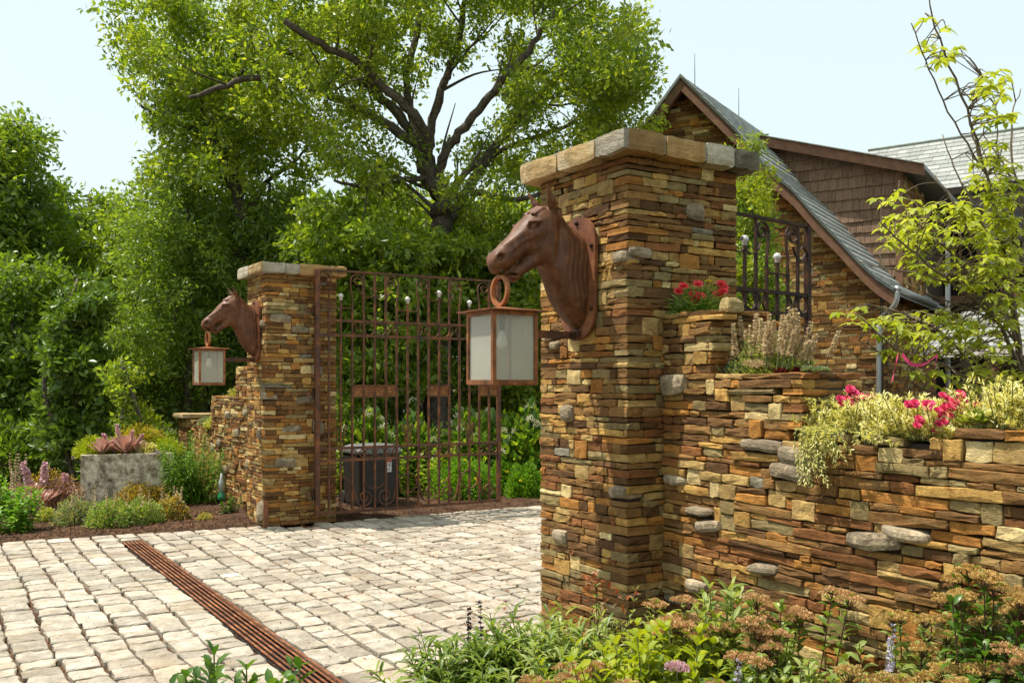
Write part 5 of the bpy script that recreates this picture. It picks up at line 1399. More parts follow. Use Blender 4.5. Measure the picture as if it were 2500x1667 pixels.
def spikes(root, c, lst, mat, rng, s=.012, n=60, stemmat='stem', name='flower_spike', r=.012):
    """upright flower spikes; lst: (dx, dy, z0, z1, leanx, leany)"""
    for (dx, dy, z0, z1, lx, ly) in lst:
        a = c+np.array([dx, dy, z0]); b = c+np.array([dx+lx, dy+ly, z1]); P = smooth_path([a, (a+b)/2+rng.normal(0, .008, 3), b], 4)
        V, F = tube(P-c, np.linspace(.003, .0015, len(P)), 4, False); MB().add(V, F).build('stem', M[stemmat], root)
        f = np.round(np.linspace(.35, 1, 12), 3)[rng.integers(0, 12, n)]+rng.normal(0, .006, n); p = a+(b-a)*f[:, None]; th = rng.uniform(0, 6.28, n)
        d = unit(np.stack([np.cos(th), np.sin(th), rng.uniform(-.1, .9, n)], 1)); k = r*(1.25-.8*f)[:, None]
        Leaves().add(leaf2(p+d*k*.3, d, sph(rng, n), s*(1.3-.6*f), s*.7)).build(name, mat, root)['kind'] = 'stuff'
def rosette(root, c, R, mat, rng, rings=6, name='rosette', w=.42, el0=.15, el1=1.30):
    L = Leaves()
    for k in range(rings):
        f = k/(rings-1); m = (7+int(4*(1-f))) if w > .28 else 6; a = np.arange(m)*2*math.pi/m+k*.45+rng.normal(0, .12, m); el = el0+(el1-el0)*f; d = np.stack([np.cos(a)*math.cos(el), np.sin(a)*math.cos(el), np.full(m, math.sin(el))], 1)
        nr = np.stack([-np.cos(a)*math.sin(el), -np.sin(a)*math.sin(el), np.full(m, math.cos(el))], 1)
        L.add(leaf8(np.repeat((np.array(c)+np.array([0, 0, R*.1]))[None], m, 0)+d*R*.05, d, nr, R*(1-.35*f)*rng.uniform(.8, 1.15, m), R*w, .22, -.22, .45, .8, .8, 1.0))
    L.build(name, mat, root)
# ------------------------------------------------------------------ the bed across the drive
def G(px, py): D = 1.6*FPX/(py-HORIZON); p = W(px, py, D); p[2] = 0.0; return p
def at(px, D, z=0.0): p = W(px, HORIZON, D); p[2] = z; return p
def trough():
    e = RGT*.955+FWD*.30; e /= np.linalg.norm(e); nb = np.array([-e[1], e[0], 0]); c0 = at(196, 12.2)
    ln, dp, h = 1.14, .74, .70; c = c0+e*ln/2+nb*dp/2; rz = math.atan2(e[1], e[0])
    t = NT('weathered_trough'); n = t.noise(7.5, 7, .72); f = t.noise(26, 5, .7); v = t.noise(6, 4, .6, stretch=(1, 1, .3))
    col = t.ramp(n, [(.36, (.13, .105, .07)), (.47, (.46, .39, .28)), (.58, (.80, .71, .54))]); col = t.mix(t.ramp(v, [(.34, .6), (.46, 0.)]), col, (.14, .12, .085))
    M['trough'] = t.done(t.principled(t.mix(t.ramp(f, [(.35, .5), (.55, 0.)]), col, (.4, .38, .33), 'MULTIPLY'), .9, 0, t.bump(f, .9, .02), .25))
    root = thing('stone_trough', 'weathered rectangular stone trough brimming with succulents', 'trough', c, None, rz); rng = np.random.default_rng(2)
    w = .09
    for nm, cx, cy, lx, ly in (('wall', 0, -dp/2+w/2, ln, w), ('wall', 0, dp/2-w/2, ln, w), ('wall', -ln/2+w/2, 0, w, dp-2*w), ('wall', ln/2-w/2, 0, w, dp-2*w)):
        V, F = rough_block(lx, ly, h, rng, .009, (10 if lx > .3 else 2, 8 if ly > .3 else 2, 7), 6); link(nm, new_mesh(nm, V, F, M['trough']), root, (cx, cy, h/2))
    MB().box((0, 0, h-.10), (ln-2*w, dp-2*w, .08)).build('soil', M['mulch'], root)
    return c, e, nb, h
TC, TE, TN, TH = trough()
tp = lambda u, v, z=0: TC+TE*u+TN*v+np.array([0, 0, TH-.05+z])
rngp = np.random.default_rng(55)
r_ = thing('rosette_succulent', 'large pink rosette succulents with flower stalks in the stone trough', 'succulent', tp(-.1, -.22))
for u, v, R in ((-.32, -.24, .20), (-.04, -.26, .24), (-.20, -.12, .17), (.12, -.20, .15)): rosette(r_, tp(u, v, .02), R*1.15, 'lf_rosette', rngp, 5, w=.25, el0=.45, el1=1.42)
spikes(r_, np.array(r_.location), [(.02, .08, .05, .42, -.05, .02), (.10, .05, .05, .34, .06, 0), (-.10, .06, .05, .30, -.10, 0), (.2, .1, .05, .28, .09, 0), (-.22, .05, .05, .24, -.05, 0)], 'fl_pink', rngp, .040, 110, 'stemred', r=.03)
mound('stonecrop', 'golden orange stonecrop mound at the back of the stone trough', tp(.10, .12), .40, .24, .40, 2600, ['lf_gold', 'lf_gold', 'lf_lime'], .035, .016, 60)
mound('stonecrop', 'lime green stonecrop spilling over the near corner of the stone trough', tp(-.44, .0), .26, .30, .26, 2000, 'lf_lime', .035, .014, 61)
mound('stonecrop', 'lime green stonecrop at the bushy end of the stone trough', tp(.42, .0), .26, .26, .22, 1700, 'lf_lime', .035, .014, 62)
mound('stonecrop', 'pale yellow stonecrop tuft beside the pink rosettes', tp(.24, -.20), .14, .12, .17, 900, 'lf_sedum', .03, .014, 63)
for k, (u, v, l) in enumerate(((-.62, .05, 'small mauve flowers trailing off the shaded end of the stone trough'), (.40, -.30, 'small mauve flowers along the front rim of the stone trough'), (.60, -.02, 'small mauve flowers by the bush end of the stone trough'))):
    mound('mauve_flower', l, tp(u, v, -.03), .10, .10, .10, 220, ['fl_mauve', 'lf_lime'], .028, .02, 64+k)
# plants round the trough
for k, (px, py, rx, h, mt, l) in enumerate((
    (185, 1284, .25, .32, ['lf_thyme', 'lf_thyme', 'lf_grey'], 'thyme cushion nearest the bright green leafy plant'),
    (268, 1288, .27, .31, ['lf_thyme', 'lf_green', 'lf_pale'], 'fresh green thyme cushion in the middle of the bed edge'),
    (345, 1280, .25, .29, ['lf_thyme', 'lf_pale', 'lf_green'], 'green thyme cushion toward the bare mulch'),
    (420, 1268, .19, .27, ['lf_gold', 'lf_thyme', 'lf_brown'], 'small golden stonecrop clump at the edge of the bare mulch'))):
    mound('thyme', l, G(px, py), rx, rx*.9, h, 2000, mt, .030, .013, 70+k, group=None)
    spikes(bpy.data.objects[-1] if False else [o for o in COL.objects if o.get('label') == l][0], G(px, py), [(rngp.normal(0, rx*.5), rngp.normal(0, rx*.4), h*.5, h*rngp.uniform(1.1, 1.5), rngp.normal(0, .02), 0) for _ in range(6)], 'fl_seed', rngp, .018, 40)
stalks('leafy_perennial', 'bright green leafy plant at the corner of the paved drive', G(42, 1300), [(a, b, h) for a, b, h in zip(rngp.normal(0, .16, 26), rngp.normal(0, .14, 26), rngp.uniform(.22, .50, 26))], 'lf_green', 80, leafL=.11, leafW=.045, nleaf=11, droop=.4)
stalks('leafy_perennial', 'bright green leafy plant cut by the picture edge behind its twin', G(-5, 1262), [(a, b, h) for a, b, h in zip(rngp.normal(0, .18, 26), rngp.normal(0, .14, 26), rngp.uniform(.25, .50, 26))], 'lf_green', 81, leafL=.11, leafW=.045, nleaf=11, droop=.4)
r_ = thing('rosette_succulent', 'pink rosette succulents on the ground before the stone trough', 'succulent', G(95, 1255))
for px, py, R in ((72, 1240, .20), (98, 1262, .18), (120, 1250, .15), (60, 1255, .14)): rosette(r_, G(px, py)+np.array([0, 0, .12]), R*1.15, 'lf_rosette', rngp, 5, w=.25, el0=.45, el1=1.42)
spikes(r_, G(95, 1255), [(-.05, .3, .2, .62, -.1, 0), (.08, .3, .2, .60, .02, 0), (.3, .3, .1, .45, .03, 0)], 'fl_pink', rngp, .06, 90, 'stemred', r=.04)
mound('bronze_stonecrop', 'dark bronze stonecrop heap against the trough corner', G(150, 1245), .26, .22, .40, 1500, ['lf_brown', 'lf_rosette'], .035, .018, 83)
mound('gold_stonecrop', 'orange gold stonecrop heap behind the ground rosettes', G(118, 1228), .36, .2, .46, 1500, ['lf_gold', 'lf_brown'], .035, .018, 84)
mound('gold_stonecrop', 'amber stonecrop drift along the foot of the stone trough', G(335, 1240), .30, .22, .32, 1500, ['lf_gold', 'lf_brown', 'lf_gold'], .03, .014, 85)
mound('bronze_stonecrop', 'coppery stonecrop drift between the amber one and the bare mulch', G(392, 1236), .24, .2, .29, 1200, ['lf_brown', 'lf_gold'], .03, .014, 86)
mound('stonecrop', 'mixed green stonecrop mound under the feathery bush', G(440, 1228), .30, .24, .34, 1500, ['lf_lime', 'lf_dark', 'lf_green'], .035, .016, 87)
mound('stonecrop', 'cream yellow stonecrop tuft beside the bright green leafy plant', G(112, 1276), .12, .11, .17, 600, ['lf_sedum', 'lf_lime'], .03, .014, 88)
mound('stonecrop', 'lone yellow green tuft on the bare mulch by the pillar', G(500, 1272), .09, .08, .09, 300, ['lf_gold', 'lf_thyme'], .025, .012, 89)
stalks('feathery_bush', 'feathery bright green bush between the trough and the stepped wall', at(468, 12.7), [(a, b, h) for a, b, h in zip(rngp.normal(0, .22, 46), rngp.normal(0, .20, 46), rngp.uniform(.45, 1.0, 46))], 'lf_green', 90, leafL=.14, leafW=.016, nleaf=22, droop=.7, whorl=3)
stalks('leafy_perennial', 'small seedling with round leaves at the foot of the stepped wall', at(565, 11.7), [(a, b, h) for a, b, h in zip(rngp.normal(0, .08, 8), rngp.normal(0, .06, 8), rngp.uniform(.12, .26, 8))], 'lf_dark', 91, leafL=.07, leafW=.045, nleaf=6)
r_ = thing('salvia', 'dried grey flower stalks at the picture edge before the dark wood', 'plant', at(30, 12.4))
spikes(r_, np.array(r_.location), [(rngp.normal(0, .16), rngp.normal(0, .12), 0, rngp.uniform(.45, .75), rngp.normal(0, .03), 0) for _ in range(12)], 'fl_seed', rngp, .022, 60, 'bark2')
simple_tree('holly_bush', 'upright glossy evergreen bush rising behind the stone trough', 180, 14.4, 640, [(185, 720, 36, 70), (232, 690, 20, 50), (165, 840, 55, 80), (130, 960, 48, 70), (225, 850, 36, 70), (170, 1000, 70, 50)], 150, ['lf_holly'], 92, .24, 62, .13, .062, .55, .04)
simple_tree('small_tree', 'loose yellow green shrub with arching twigs behind the trough flowers', 280, 13.2, 830, [(280, 880, 40, 45), (305, 950, 36, 45), (250, 850, 30, 35)], 30, ['lf_lime', 'lf_oak2', 'lf_oak2'], 93, .17, 36, .08, .045, .4, .03)
# bottle feeder against the far wall
M['green_glass'] = plain_mat('green_glass', (.01, .16, .05), None, .15, 0, bump=0, spec=.6); M['clear'] = plain_mat('clear_bottle', (.35, .38, .34), None, .12, 0, bump=0, spec=.6)
q = at(541, 11.75, .34); r_ = thing('bottle_feeder', 'small bottle with a green cap standing by the stepped wall', 'bottle', (q[0], q[1], .0))
V, F = tube([(0, 0, .28), (0, 0, .40), (0, 0, .44), (0, 0, .50)], [.035, .037, .02, .014], 10); MB().add(V, F).build('bottle', M['clear'], r_, smooth=True)
V, F = tube([(0, 0, .18), (0, 0, .21), (0, 0, .28)], [.05, .052, .03], 10); MB().add(V, F).build('base', M['green_glass'], r_)
V, F = tube([(0, 0, -.02), (0, 0, .18)], .008, 6); MB().add(V, F).build('stake', M['gate_black'], r_)
# plants on the steps of the far wall
def ftop(t, inset, z): p, d, n = fframe(fu(t)); return p-n*inset+np.array([0, 0, z])
mound('stonecrop', 'stonecrop and dry spikes on the middle step of the far wall', ftop(1.5, .2, 1.44), .16, .34, .16, 700, ['lf_lime', 'lf_gold', 'lf_thyme'], .035, .016, 94)
r_ = [o for o in COL.objects if o.get('label', '').startswith('stonecrop and dry')][0]; spikes(r_, np.array(r_.location), [(0, rngp.uniform(-.34, .1), .05, rngp.uniform(.22, .36), 0, rngp.normal(0, .03)) for _ in range(12)], 'fl_seed', rngp, .02, 40)
mound('stonecrop', 'yellow stonecrop hanging from the low end of the far wall', ftop(2.75, .1, .98), .16, .22, .16, 700, ['lf_sedum', 'lf_lime'], .04, .016, 95)
mound('stonecrop', 'grey green trailing plant on the low step by the end post', ftop(3.8, .15, .98), .16, .5, .12, 700, ['lf_thyme', 'lf_grey'], .035, .014, 96)

# ------------------------------------------------------------------ shrubs behind the gate
for k, (px, D, rx, h, nf, l) in enumerate(((900, 14.2, .55, 1.10, 14, 'hydrangea bush with pale flower cones behind the dark bin'), (1010, 14.8, .6, 1.05, 10, 'hydrangea bush with pale flowers behind the middle of the gate'), (1165, 14.6, .6, 1.15, 16, 'hydrangea bush with white flowers by the gate end post'), (1285, 14.2, .5, 1.2, 14, 'hydrangea bush with white flowers beside the closer pillar'))):
    r_ = mound('hydrangea_bush', l, at(px, D), rx, rx, h, 1300, ['lf_dark', 'lf_under'], .14, .075, 100+k, 'bush')
    p, q = dome(rngp, at(px, D), rx, rx, h, nf*4, .98); p = p[(p[:, 2] > h*.45)][:nf]
    for c in p: Leaves().add(cluster_head(rngp, c, .05, .10, 60, .03)).build('flower_head', 'fl_white', r_)
for k, (px, D, rx, h, l) in enumerate(((1130, 13.3, .48, .56, 'rounded fine leaved green shrub with yellow flowers behind the gate rings'), (1285, 13.4, .30, .46, 'small fine leaved green shrub with yellow flowers beside the closer pillar'), (1235, 13.9, .35, .5, 'fine leaved green shrub just past the gate end post'))):
    mound('green_shrub', l, at(px, D), rx, rx, h, 4200, 'lf_green', .05, .018, 110+k, 'bush', flowers=('fl_yellow', 5, .03))
for k, (px, D, l) in enumerate(((860, 13.6, 'strappy green plant behind the bin lid'), (1060, 13.9, 'broad leaved green plant low behind the gate scrolls'), (975, 13.5, 'leafy green plant beside the bin'))):
    stalks('leafy_perennial', l, at(px, D), [(a, b, h) for a, b, h in zip(rngp.normal(0, .2, 16), rngp.normal(0, .2, 16), rngp.uniform(.35, .75, 16))], 'lf_under', 115+k, leafL=.16, leafW=.08, nleaf=8)

# ------------------------------------------------------------------ flowers along the top of the near wall
def ntop(px, inset, z):
    best = min(np.linspace(0, 3.2, 321), key=lambda t: abs(project(np.array([nframe(nu(t))[0]-nframe(nu(t))[2]*inset+np.array([0, 0, z])])[0] if False else (nframe(nu(t))[0]-nframe(nu(t))[2]*inset+np.array([0, 0, z])))[0]-px))
    p, d, n = nframe(nu(best)); return p-n*inset+np.array([0, 0, z])
c = ntop(1700, .16, 1.985)
r_ = thing('portulaca', 'red flowering moss rose with dark needle leaves on the top step of the wall', 'flower', c)
p, q = dome(rngp, c, .16, .20, .16, 1100, .3); Leaves().add(leaf2(p, unit(q+sph(rngp, 1100)*.7), sph(rngp, 1100), .05, .008)).build('leaves', 'lf_long', r_)
p, q = dome(rngp, c, .14, .15, .08, 500, .3); Leaves().add(leaf2(p, unit(q+sph(rngp, 500)*.7), sph(rngp, 500), .05, .009)).build('leaves', 'lf_dark', r_)
for k, (px, py) in enumerate(((1656, 713), (1668, 700), (1704, 695), (1766, 703), (1765, 712), (1752, 720), (1693, 720), (1709, 724), (1698, 735), (1760, 695))):
    floret(r_, W(px, py, project(c)[2]-.07+rngp.uniform(-.03, .03)), .034, 'fl_red', rngp, -FWD*.9+np.array([0, 0, .6]))
floret(r_, W(1729, 690, project(c)[2]-.02), .026, 'fl_yellow', rngp, -FWD*.4+np.array([0, 0, .8]), 9)
bd = thing('field_stone', 'round tan field stone closing the top step of the wall', 'stone', ntop(1784, .16, 2.025)); V, F = rough_block(.12, .10, .085, rngp, .012, (5, 4, 4), 14); V[:, :2] *= (1.12-5.0*(V[:, 2:]+.04).clip(0, .1)); link('rock', new_mesh('rock', V, F, M['st_olive']), bd)
# middle step
c = ntop(1880, .20, 1.645); r_ = thing('flowering_thyme', 'bushy thyme with tall pale flower spikes on the middle step of the wall', 'plant', c)
p, q = dome(rngp, c, .19, .24, .22, 3000, .2); Leaves().add(leaf2(p, unit(q+sph(rngp, 3000)*.6+np.array([0, 0, .6])), sph(rngp, 3000), .020, .008)).build('leaves', 'lf_pale', r_)
eT = nframe(nu(.7))[1]
lst = []
for k in range(64):
    f = rngp.uniform(-.26, .28); o = eT*f; dd = rngp.uniform(-.15, .12); lst.append((o[0]+dd, o[1], .03, rngp.uniform(.20, .33) if abs(f) < .2 else rngp.uniform(.14, .26), eT[0]*f*.25, eT[1]*f*.3+rngp.normal(0, .01)))
spikes(r_, c, lst, 'fl_seed', rngp, .019, 110)
c = ntop(1778, .11, 1.65); r_ = thing('hen_and_chicks', 'grey green succulent leaves at the pillar end of the middle step', 'succulent', c)
for k in range(14): rosette(r_, c+eT*rngp.uniform(-.10, .10)+np.array([rngp.uniform(-.03, .07), 0, rngp.uniform(.0, .03)]), rngp.uniform(.03, .05), 'lf_grey', rngp, 4)
c = ntop(1848, .09, 1.655); r_ = thing('flowering_stonecrop', 'peach coloured flower cluster in front of the pale thyme spikes', 'flower', c)
for k in range(7): Leaves().add(cluster_head(rngp, c+eT*rngp.uniform(-.06, .06)+np.array([rngp.uniform(-.02, .03), 0, rngp.uniform(.02, .05)]), .028, .022, 90, .014)).build('flower_head', 'fl_seed', r_)
c = ntop(1915, .08, 1.65); r_ = thing('hen_and_chicks', 'dark red rosettes at the foot of the pale thyme spikes', 'succulent', c); M['lf_maroon'] = leaf_mat('maroon_leaf', [(.09, .008, .012), (.16, .02, .025)], .15)
for k in range(6): rosette(r_, c+eT*rngp.uniform(-.06, .08)+np.array([rngp.uniform(0, .05), 0, .005]), rngp.uniform(.022, .036), 'lf_maroon', rngp, 4)
c = ntop(1985, .09, 1.65); r_ = thing('hen_and_chicks', 'pale green rosettes at the outer corner of the middle step', 'succulent', c)
for k in range(7): rosette(r_, c+eT*rngp.uniform(-.07, .05)+np.array([rngp.uniform(-.02, .05), 0, .01]), rngp.uniform(.022, .036), 'lf_grey', rngp, 4)
# lower steps: feathery yellow stonecrop
def angelina(label, px, z, ru, rv, h, n, seed, inset=.14, trail=()):
    rng = np.random.default_rng(seed); c = ntop(px, inset, z); e = nframe(nu(1.4))[1]; nn = nframe(nu(1.4))[2]; root = thing('yellow_stonecrop', label, 'plant', c); st = []; L = Leaves()
    def sprig(P):
        st.append((P-c, np.linspace(.003, .0018, len(P)))); m = 46; f = np.sort(rng.random(m))**.7*(len(P)-1.001); i = f.astype(int); b = P[i]+(P[i+1]-P[i])*(f-i)[:, None]; t = unit(P[i+1]-P[i])
        s = sph(rng, m); s = unit(s-t*(s*t).sum(1)[:, None]); L.add(leaf2(b, unit(s+t*.75), unit(t+sph(rng, m)*.3), .026*rng.uniform(.7, 1.2, m), .0062, .1))
    for k in range(n):
        u, v = rng.uniform(-1, 1, 2); b = c+e*u*ru+nn*v*rv; o = e*rng.normal(0, .05)+nn*rng.normal(.02, .04); hh = h*rng.uniform(.55, 1.1)*(.72+.38*math.sin(u*5.5+seed))
        sprig(smooth_path([b, b+o*.5+np.array([0, 0, hh*.55]), b+o+np.array([0, 0, hh])], 3))
    for (pu, ln, k) in trail:
        for q in range(k):
            b = c+e*(pu+rng.normal(0, .03))+nn*(inset-.06); f = b+nn*.11+e*rng.normal(0, .02)+np.array([0, 0, .03]); g_ = f+nn*.02+np.array([0, 0, -ln*rng.uniform(.5, 1)])+e*rng.normal(.02, .04); sprig(smooth_path([b, f, (f+g_)/2+nn*.03, g_], 4))
    tubes(st).build('stems', M['stem'], root); L.build('leaves', 'lf_sedum', root); return root, c, e, nn
r1, c1, e1, n1 = angelina('feathery yellow stonecrop trailing down the wall below the middle step', 2065, 1.37, .13, .10, .17, 130, 130, .12, ((-.05, .26, 26), (.05, .14, 12)))
r2, c2, e2, n2 = angelina('feathery yellow stonecrop massed along the lower step of the wall', 2190, 1.37, .17, .11, .17, 190, 131, .13, ((.0, .05, 6),))
r3, c3, e3, n3 = angelina('feathery yellow stonecrop around the magenta flowers near the dogwood', 2300, 1.37, .10, .11, .15, 120, 132, .13, ())
r4, c4, e4, n4 = angelina('tall feathery yellow stonecrop at the outer end of the wall', 2475, 1.42, .15, .11, .19, 170, 133, .15)
for label, root_c, pts in (('magenta moss rose flowers in the trailing yellow stonecrop', c1, ((2093, 1005), (2075, 950), (2085, 960), (2100, 968), (2090, 978), (2050, 976))), ('magenta moss rose flowers massed in the stonecrop near the dogwood', c3, ((2300, 966), (2345, 966), (2268, 985), (2262, 995), (2318, 998), (2297, 1010), (2322, 1000), (2296, 1028), (2303, 1018), (2290, 1035), (2352, 982), (2368, 1008), (2245, 1030), (2363, 1025), (2310, 990), (2232, 985)))):
    r_ = thing('moss_rose', label, 'flower', root_c)
    for px, py in [(x+rngp.normal(0, 9)*k, y+rngp.normal(0, 7)*k) for x, y in pts for k in (0, 1, 1.3)]: floret(r_, W(px, py, project(root_c)[2]-rngp.uniform(.06, .12)), rngp.uniform(.017, .026), 'fl_magenta', rngp, -FWD*.9+np.array([0, 0, .6]))
    Leaves().add(leaf2(*(lambda p, q: (p, unit(q+sph(rngp, len(p))*.5), sph(rngp, len(p))))(*dome(rngp, root_c, .10, .12, .12, 400, .3)), .03, .006)).build('leaves', 'lf_long', r_)
c = ntop(2388, .08, 1.40); r_ = thing('agave_rosette', 'green pointed succulent rosette by the raised end stones of the wall', 'succulent', c); rosette(r_, c+np.array([0, 0, .03]), .085, 'lf_long', rngp, 7, w=.32)

# ------------------------------------------------------------------ dogwood leaning over the wall
def dogwood():
    rng = np.random.default_rng(140); D = 5.2
    B = [([(2520, 1000), (2500, 900), (2468, 700), (2410, 430), (2345, 230), (2285, 70), (2262, -20)], 5.2, 5.0, .014), ([(2505, 930), (2430, 780), (2330, 695), (2215, 605), (2150, 545)], 5.2, 4.7, .012), ([(2500, 990), (2400, 940), (2300, 890), (2190, 850), (2090, 765)], 5.2, 4.7, .011),
         ([(2530, 760), (2470, 560), (2395, 400), (2370, 290), (2400, 190)], 5.4, 5.5, .011), ([(2540, 640), (2480, 440), (2470, 300), (2490, 220)], 5.6, 5.8, .010), ([(2490, 850), (2410, 660), (2330, 500), (2280, 430)], 5.2, 5.3, .011), ([(2500, 950), (2470, 820), (2380, 760), (2270, 720)], 5.3, 5.0, .010), ([(2410, 430), (2330, 300), (2270, 170), (2225, 60)], 5.1, 4.9, .006), ([(2500, 900), (2440, 600), (2440, 420), (2430, 260)], 5.5, 5.6, .009), ([(2500, 1000), (2380, 985), (2280, 960), (2220, 930)], 5.2, 4.9, .008), ([(2430, 780), (2330, 630), (2255, 560), (2185, 480)], 5.15, 5.0, .007), ([(2330, 695), (2250, 670), (2160, 655), (2105, 640)], 4.95, 4.9, .006), ([(2400, 940), (2320, 830), (2230, 775), (2130, 745)], 5.1, 4.95, .007), ([(2468, 700), (2400, 560), (2340, 430), (2300, 330)], 5.2, 5.4, .007), ([(2468, 700), (2500, 560), (2460, 420), (2400, 330)], 5.3, 5.5, .007), ([(2300, 890), (2220, 890), (2150, 860), (2100, 830)], 5.0, 4.9, .005), ([(2430, 780), (2380, 640), (2330, 560), (2250, 520)], 5.3, 5.5, .006)]
    b = W(2520, 1000, 5.2); root = thing('dogwood_tree', 'young dogwood with bright yellow green leaves leaning over the flower wall', 'tree', (b[0], b[1], 0)); L0 = np.array(root.location)
    V, F = tube([(0, 0, -.02), (0, 0, .6), (0.01, 0, 1.2), b-L0], [.03, .026, .022, .016], 7); MB().add(V, F).build('trunk', M['bark2'], root, smooth=True)
    nodes = []
    for pts, d0, d1, r in B:
        P = smooth_path([W(x, y, d0+(d1-d0)*i/(len(pts)-1)) for i, (x, y) in enumerate(pts)], 5); P[1:] += rng.normal(0, .004, P[1:].shape); V, F = tube(P-L0, np.linspace(r, .003, len(P)), 6); MB().add(V, F).build('branch', M['bark2'], root, smooth=True); nodes += list(P[2:])
    N = np.array(nodes); lst = []; L = Leaves(); buds = Leaves()
    E_ = [(2340, 590, 160, 110, 165), (2260, 815, 170, 55, 120), (2430, 480, 70, 140, 95), (2330, 920, 110, 40, 45), (2430, 250, 60, 80, 40), (2275, 110, 45, 70, 22), (2450, 700, 60, 110, 80), (2190, 540, 70, 80, 26), (2080, 770, 50, 40, 10), (2460, 880, 60, 60, 20)]
    for ex, ey, rx, ry, k in E_:
        for q in range(k):
            a = rng.uniform(0, 6.28); r = math.sqrt(rng.random()); c = W(ex+rx*r*math.cos(a), ey+ry*r*math.sin(a), rng.uniform(4.75, 5.7)); dd = np.linalg.norm(N-c, axis=1); p = N[int(np.argmin(dd))]
            if dd.min() > .24: c = p+(c-p)*(.24/dd.min())
            if dd.min() > .05: lst.append((smooth_path([p, (p+c)/2+rng.normal(0, .02, 3)+np.array([0, 0, .015]), c], 3)-L0, np.linspace(.004, .0018, 7)))
            m = rng.integers(3, 7); th = rng.uniform(0, 6.28)+np.arange(m)*2*math.pi/m; d = unit(np.stack([np.cos(th), np.sin(th), rng.uniform(-.5, .35, m)], 1))
            L.add(leaf8(np.repeat(c[None], m, 0), d, unit(np.array([0, 0, 1.])+sph(rng, m)*.25), .060*rng.uniform(.7, 1.25, m), .030*rng.uniform(.8, 1.2, m), .12, .40))
    tubes(lst).build('twigs', M['bark2'], root)['kind'] = 'stuff'; L.build('crown', 'lf_dog', root, False)
    M['ribbon'] = plain_mat('pink_ribbon', (.62, .03, .12), (.7, .06, .18), .5, 0, 20, .05)
    r_ = thing('ribbon', 'bright pink ribbon tied to a low dogwood branch', 'ribbon', W(2190, 850, 4.75))
    def rib(pts, name): P = smooth_path([W(x, y, d) for x, y, d in pts], 5)-np.array(r_.location); V = np.vstack([P, P+np.array([0, 0, .016])+RGT*.008]); n = len(P); MB().add(V, [(i, i+1, n+i+1, n+i) for i in range(n-1)]).build(name, M['ribbon'], r_)
    rib([(2190, 868, 4.75), (2186, 890, 4.74), (2180, 915, 4.75), (2176, 935, 4.74)], 'tail'); rib([(2200, 868, 4.75), (2222, 892, 4.74), (2255, 893, 4.76), (2285, 872, 4.75), (2280, 898, 4.75)], 'tail')
dogwood()

# ------------------------------------------------------------------ foreground bed
def clump(n, sx, sy, h0, h1, rng=rngp): return [(a, b, h) for a, b, h in zip(rng.normal(0, sx, n), rng.normal(0, sy, n), rng.uniform(h0, h1, n))]
FB = 'plants in the foreground bed'
stalks('long_leaf_perennial', 'dark green long leaved plant spilling toward the paved drive', at(1165, 4.45), clump(44, .19, .12, .24, .44), 'lf_long', 150, leafL=.19, leafW=.021, nleaf=16, droop=.55)
stalks('long_leaf_perennial', 'green long leaved plant beside the dark salvia spikes', at(1290, 4.5), clump(28, .13, .10, .28, .50), 'lf_long', 151, leafL=.20, leafW=.022, nleaf=15, droop=.5)
stalks('long_leaf_perennial', 'pale yellow green long leaved plant in front of the pillar foot', at(1420, 4.5), clump(44, .15, .09, .28, .48), 'lf_pale', 152, leafL=.16, leafW=.019, nleaf=16, droop=.5)
c = at(1158, 4.75); r_ = thing('salvia', 'two dark purple salvia spikes standing against the pale paving', 'flower', c)
spikes(r_, c, [(-.028, 0, .05, .475, -.002, .0), (.030, .0, .05, .505, .004, 0), (.0, .03, .05, .40, -.02, 0), (.015, -.03, .05, .38, .012, 0)], 'fl_dark', rngp, .016, 130, 'stemred', r=.010)
for k, (px, D, h, n, hm, sx, l, lm, hr) in enumerate((
    (1330, 3.85, .45, 12, 'fl_rust', .13, 'low rusty flowered spirea nearest the dark salvia spikes', 'lf_pale', .045), (1450, 3.80, .47, 14, 'fl_rust', .13, 'low rusty flowered spirea before the pillar foot', 'lf_pale', .050),
    (1660, 4.05, .665, 8, 'fl_rust', .08, 'rusty flowered spirea standing over the lime leaves', 'lf_pale', .050), (1885, 4.0, .69, 14, 'fl_rust', .13, 'tall rusty flowered spirea in front of the middle of the wall', 'lf_long', .052), (1790, 3.75, .56, 9, 'fl_rust', .10, 'shorter rusty flowered spirea below the tall one', 'lf_long', .042),
    (2395, 3.45, .90, 17, 'fl_gold', .12, 'tallest golden flowered spirea at the wall end', 'lf_dark', .046), (2235, 3.55, .73, 9, 'fl_gold', .09, 'golden flowered spirea beside the lilac spike', 'lf_pale', .040), (2270, 3.3, .62, 16, 'fl_gold', .12, 'broad golden flowered spirea low in the bed corner', 'lf_pale', .050), (2490, 3.2, .76, 9, 'fl_rust', .08, 'rusty flowered spirea cut by the picture edge', 'lf_dark', .046), (2110, 3.35, .54, 6, 'fl_gold', .07, 'small golden flowered spirea before the blue grey boulder', 'lf_long', .040))):
    stalks('spirea_bush', l, at(px, D), clump(n+3, sx*1.05, sx*.9, h*.76, h*1.02), lm, 160+k, leafL=.095, leafW=.030, nleaf=18, droop=.45, head=(hm, hr*.86, hr*.55, 420, .0105), stemmat='stemred', leaf_from=.25)
stalks('lime_leaf_plant', 'lime yellow leafy plant between the spirea heads', at(1600, 3.85), clump(60, .18, .12, .36, .62), 'lf_lime', 175, leafL=.10, leafW=.042, nleaf=12, droop=.35)
stalks('green_leaf_plant', 'fresh green pointed leaf shoots in front of the wall corner', at(1745, 4.25), clump(26, .13, .08, .46, .70), 'lf_pale', 176, leafL=.13, leafW=.030, nleaf=14, droop=.35)
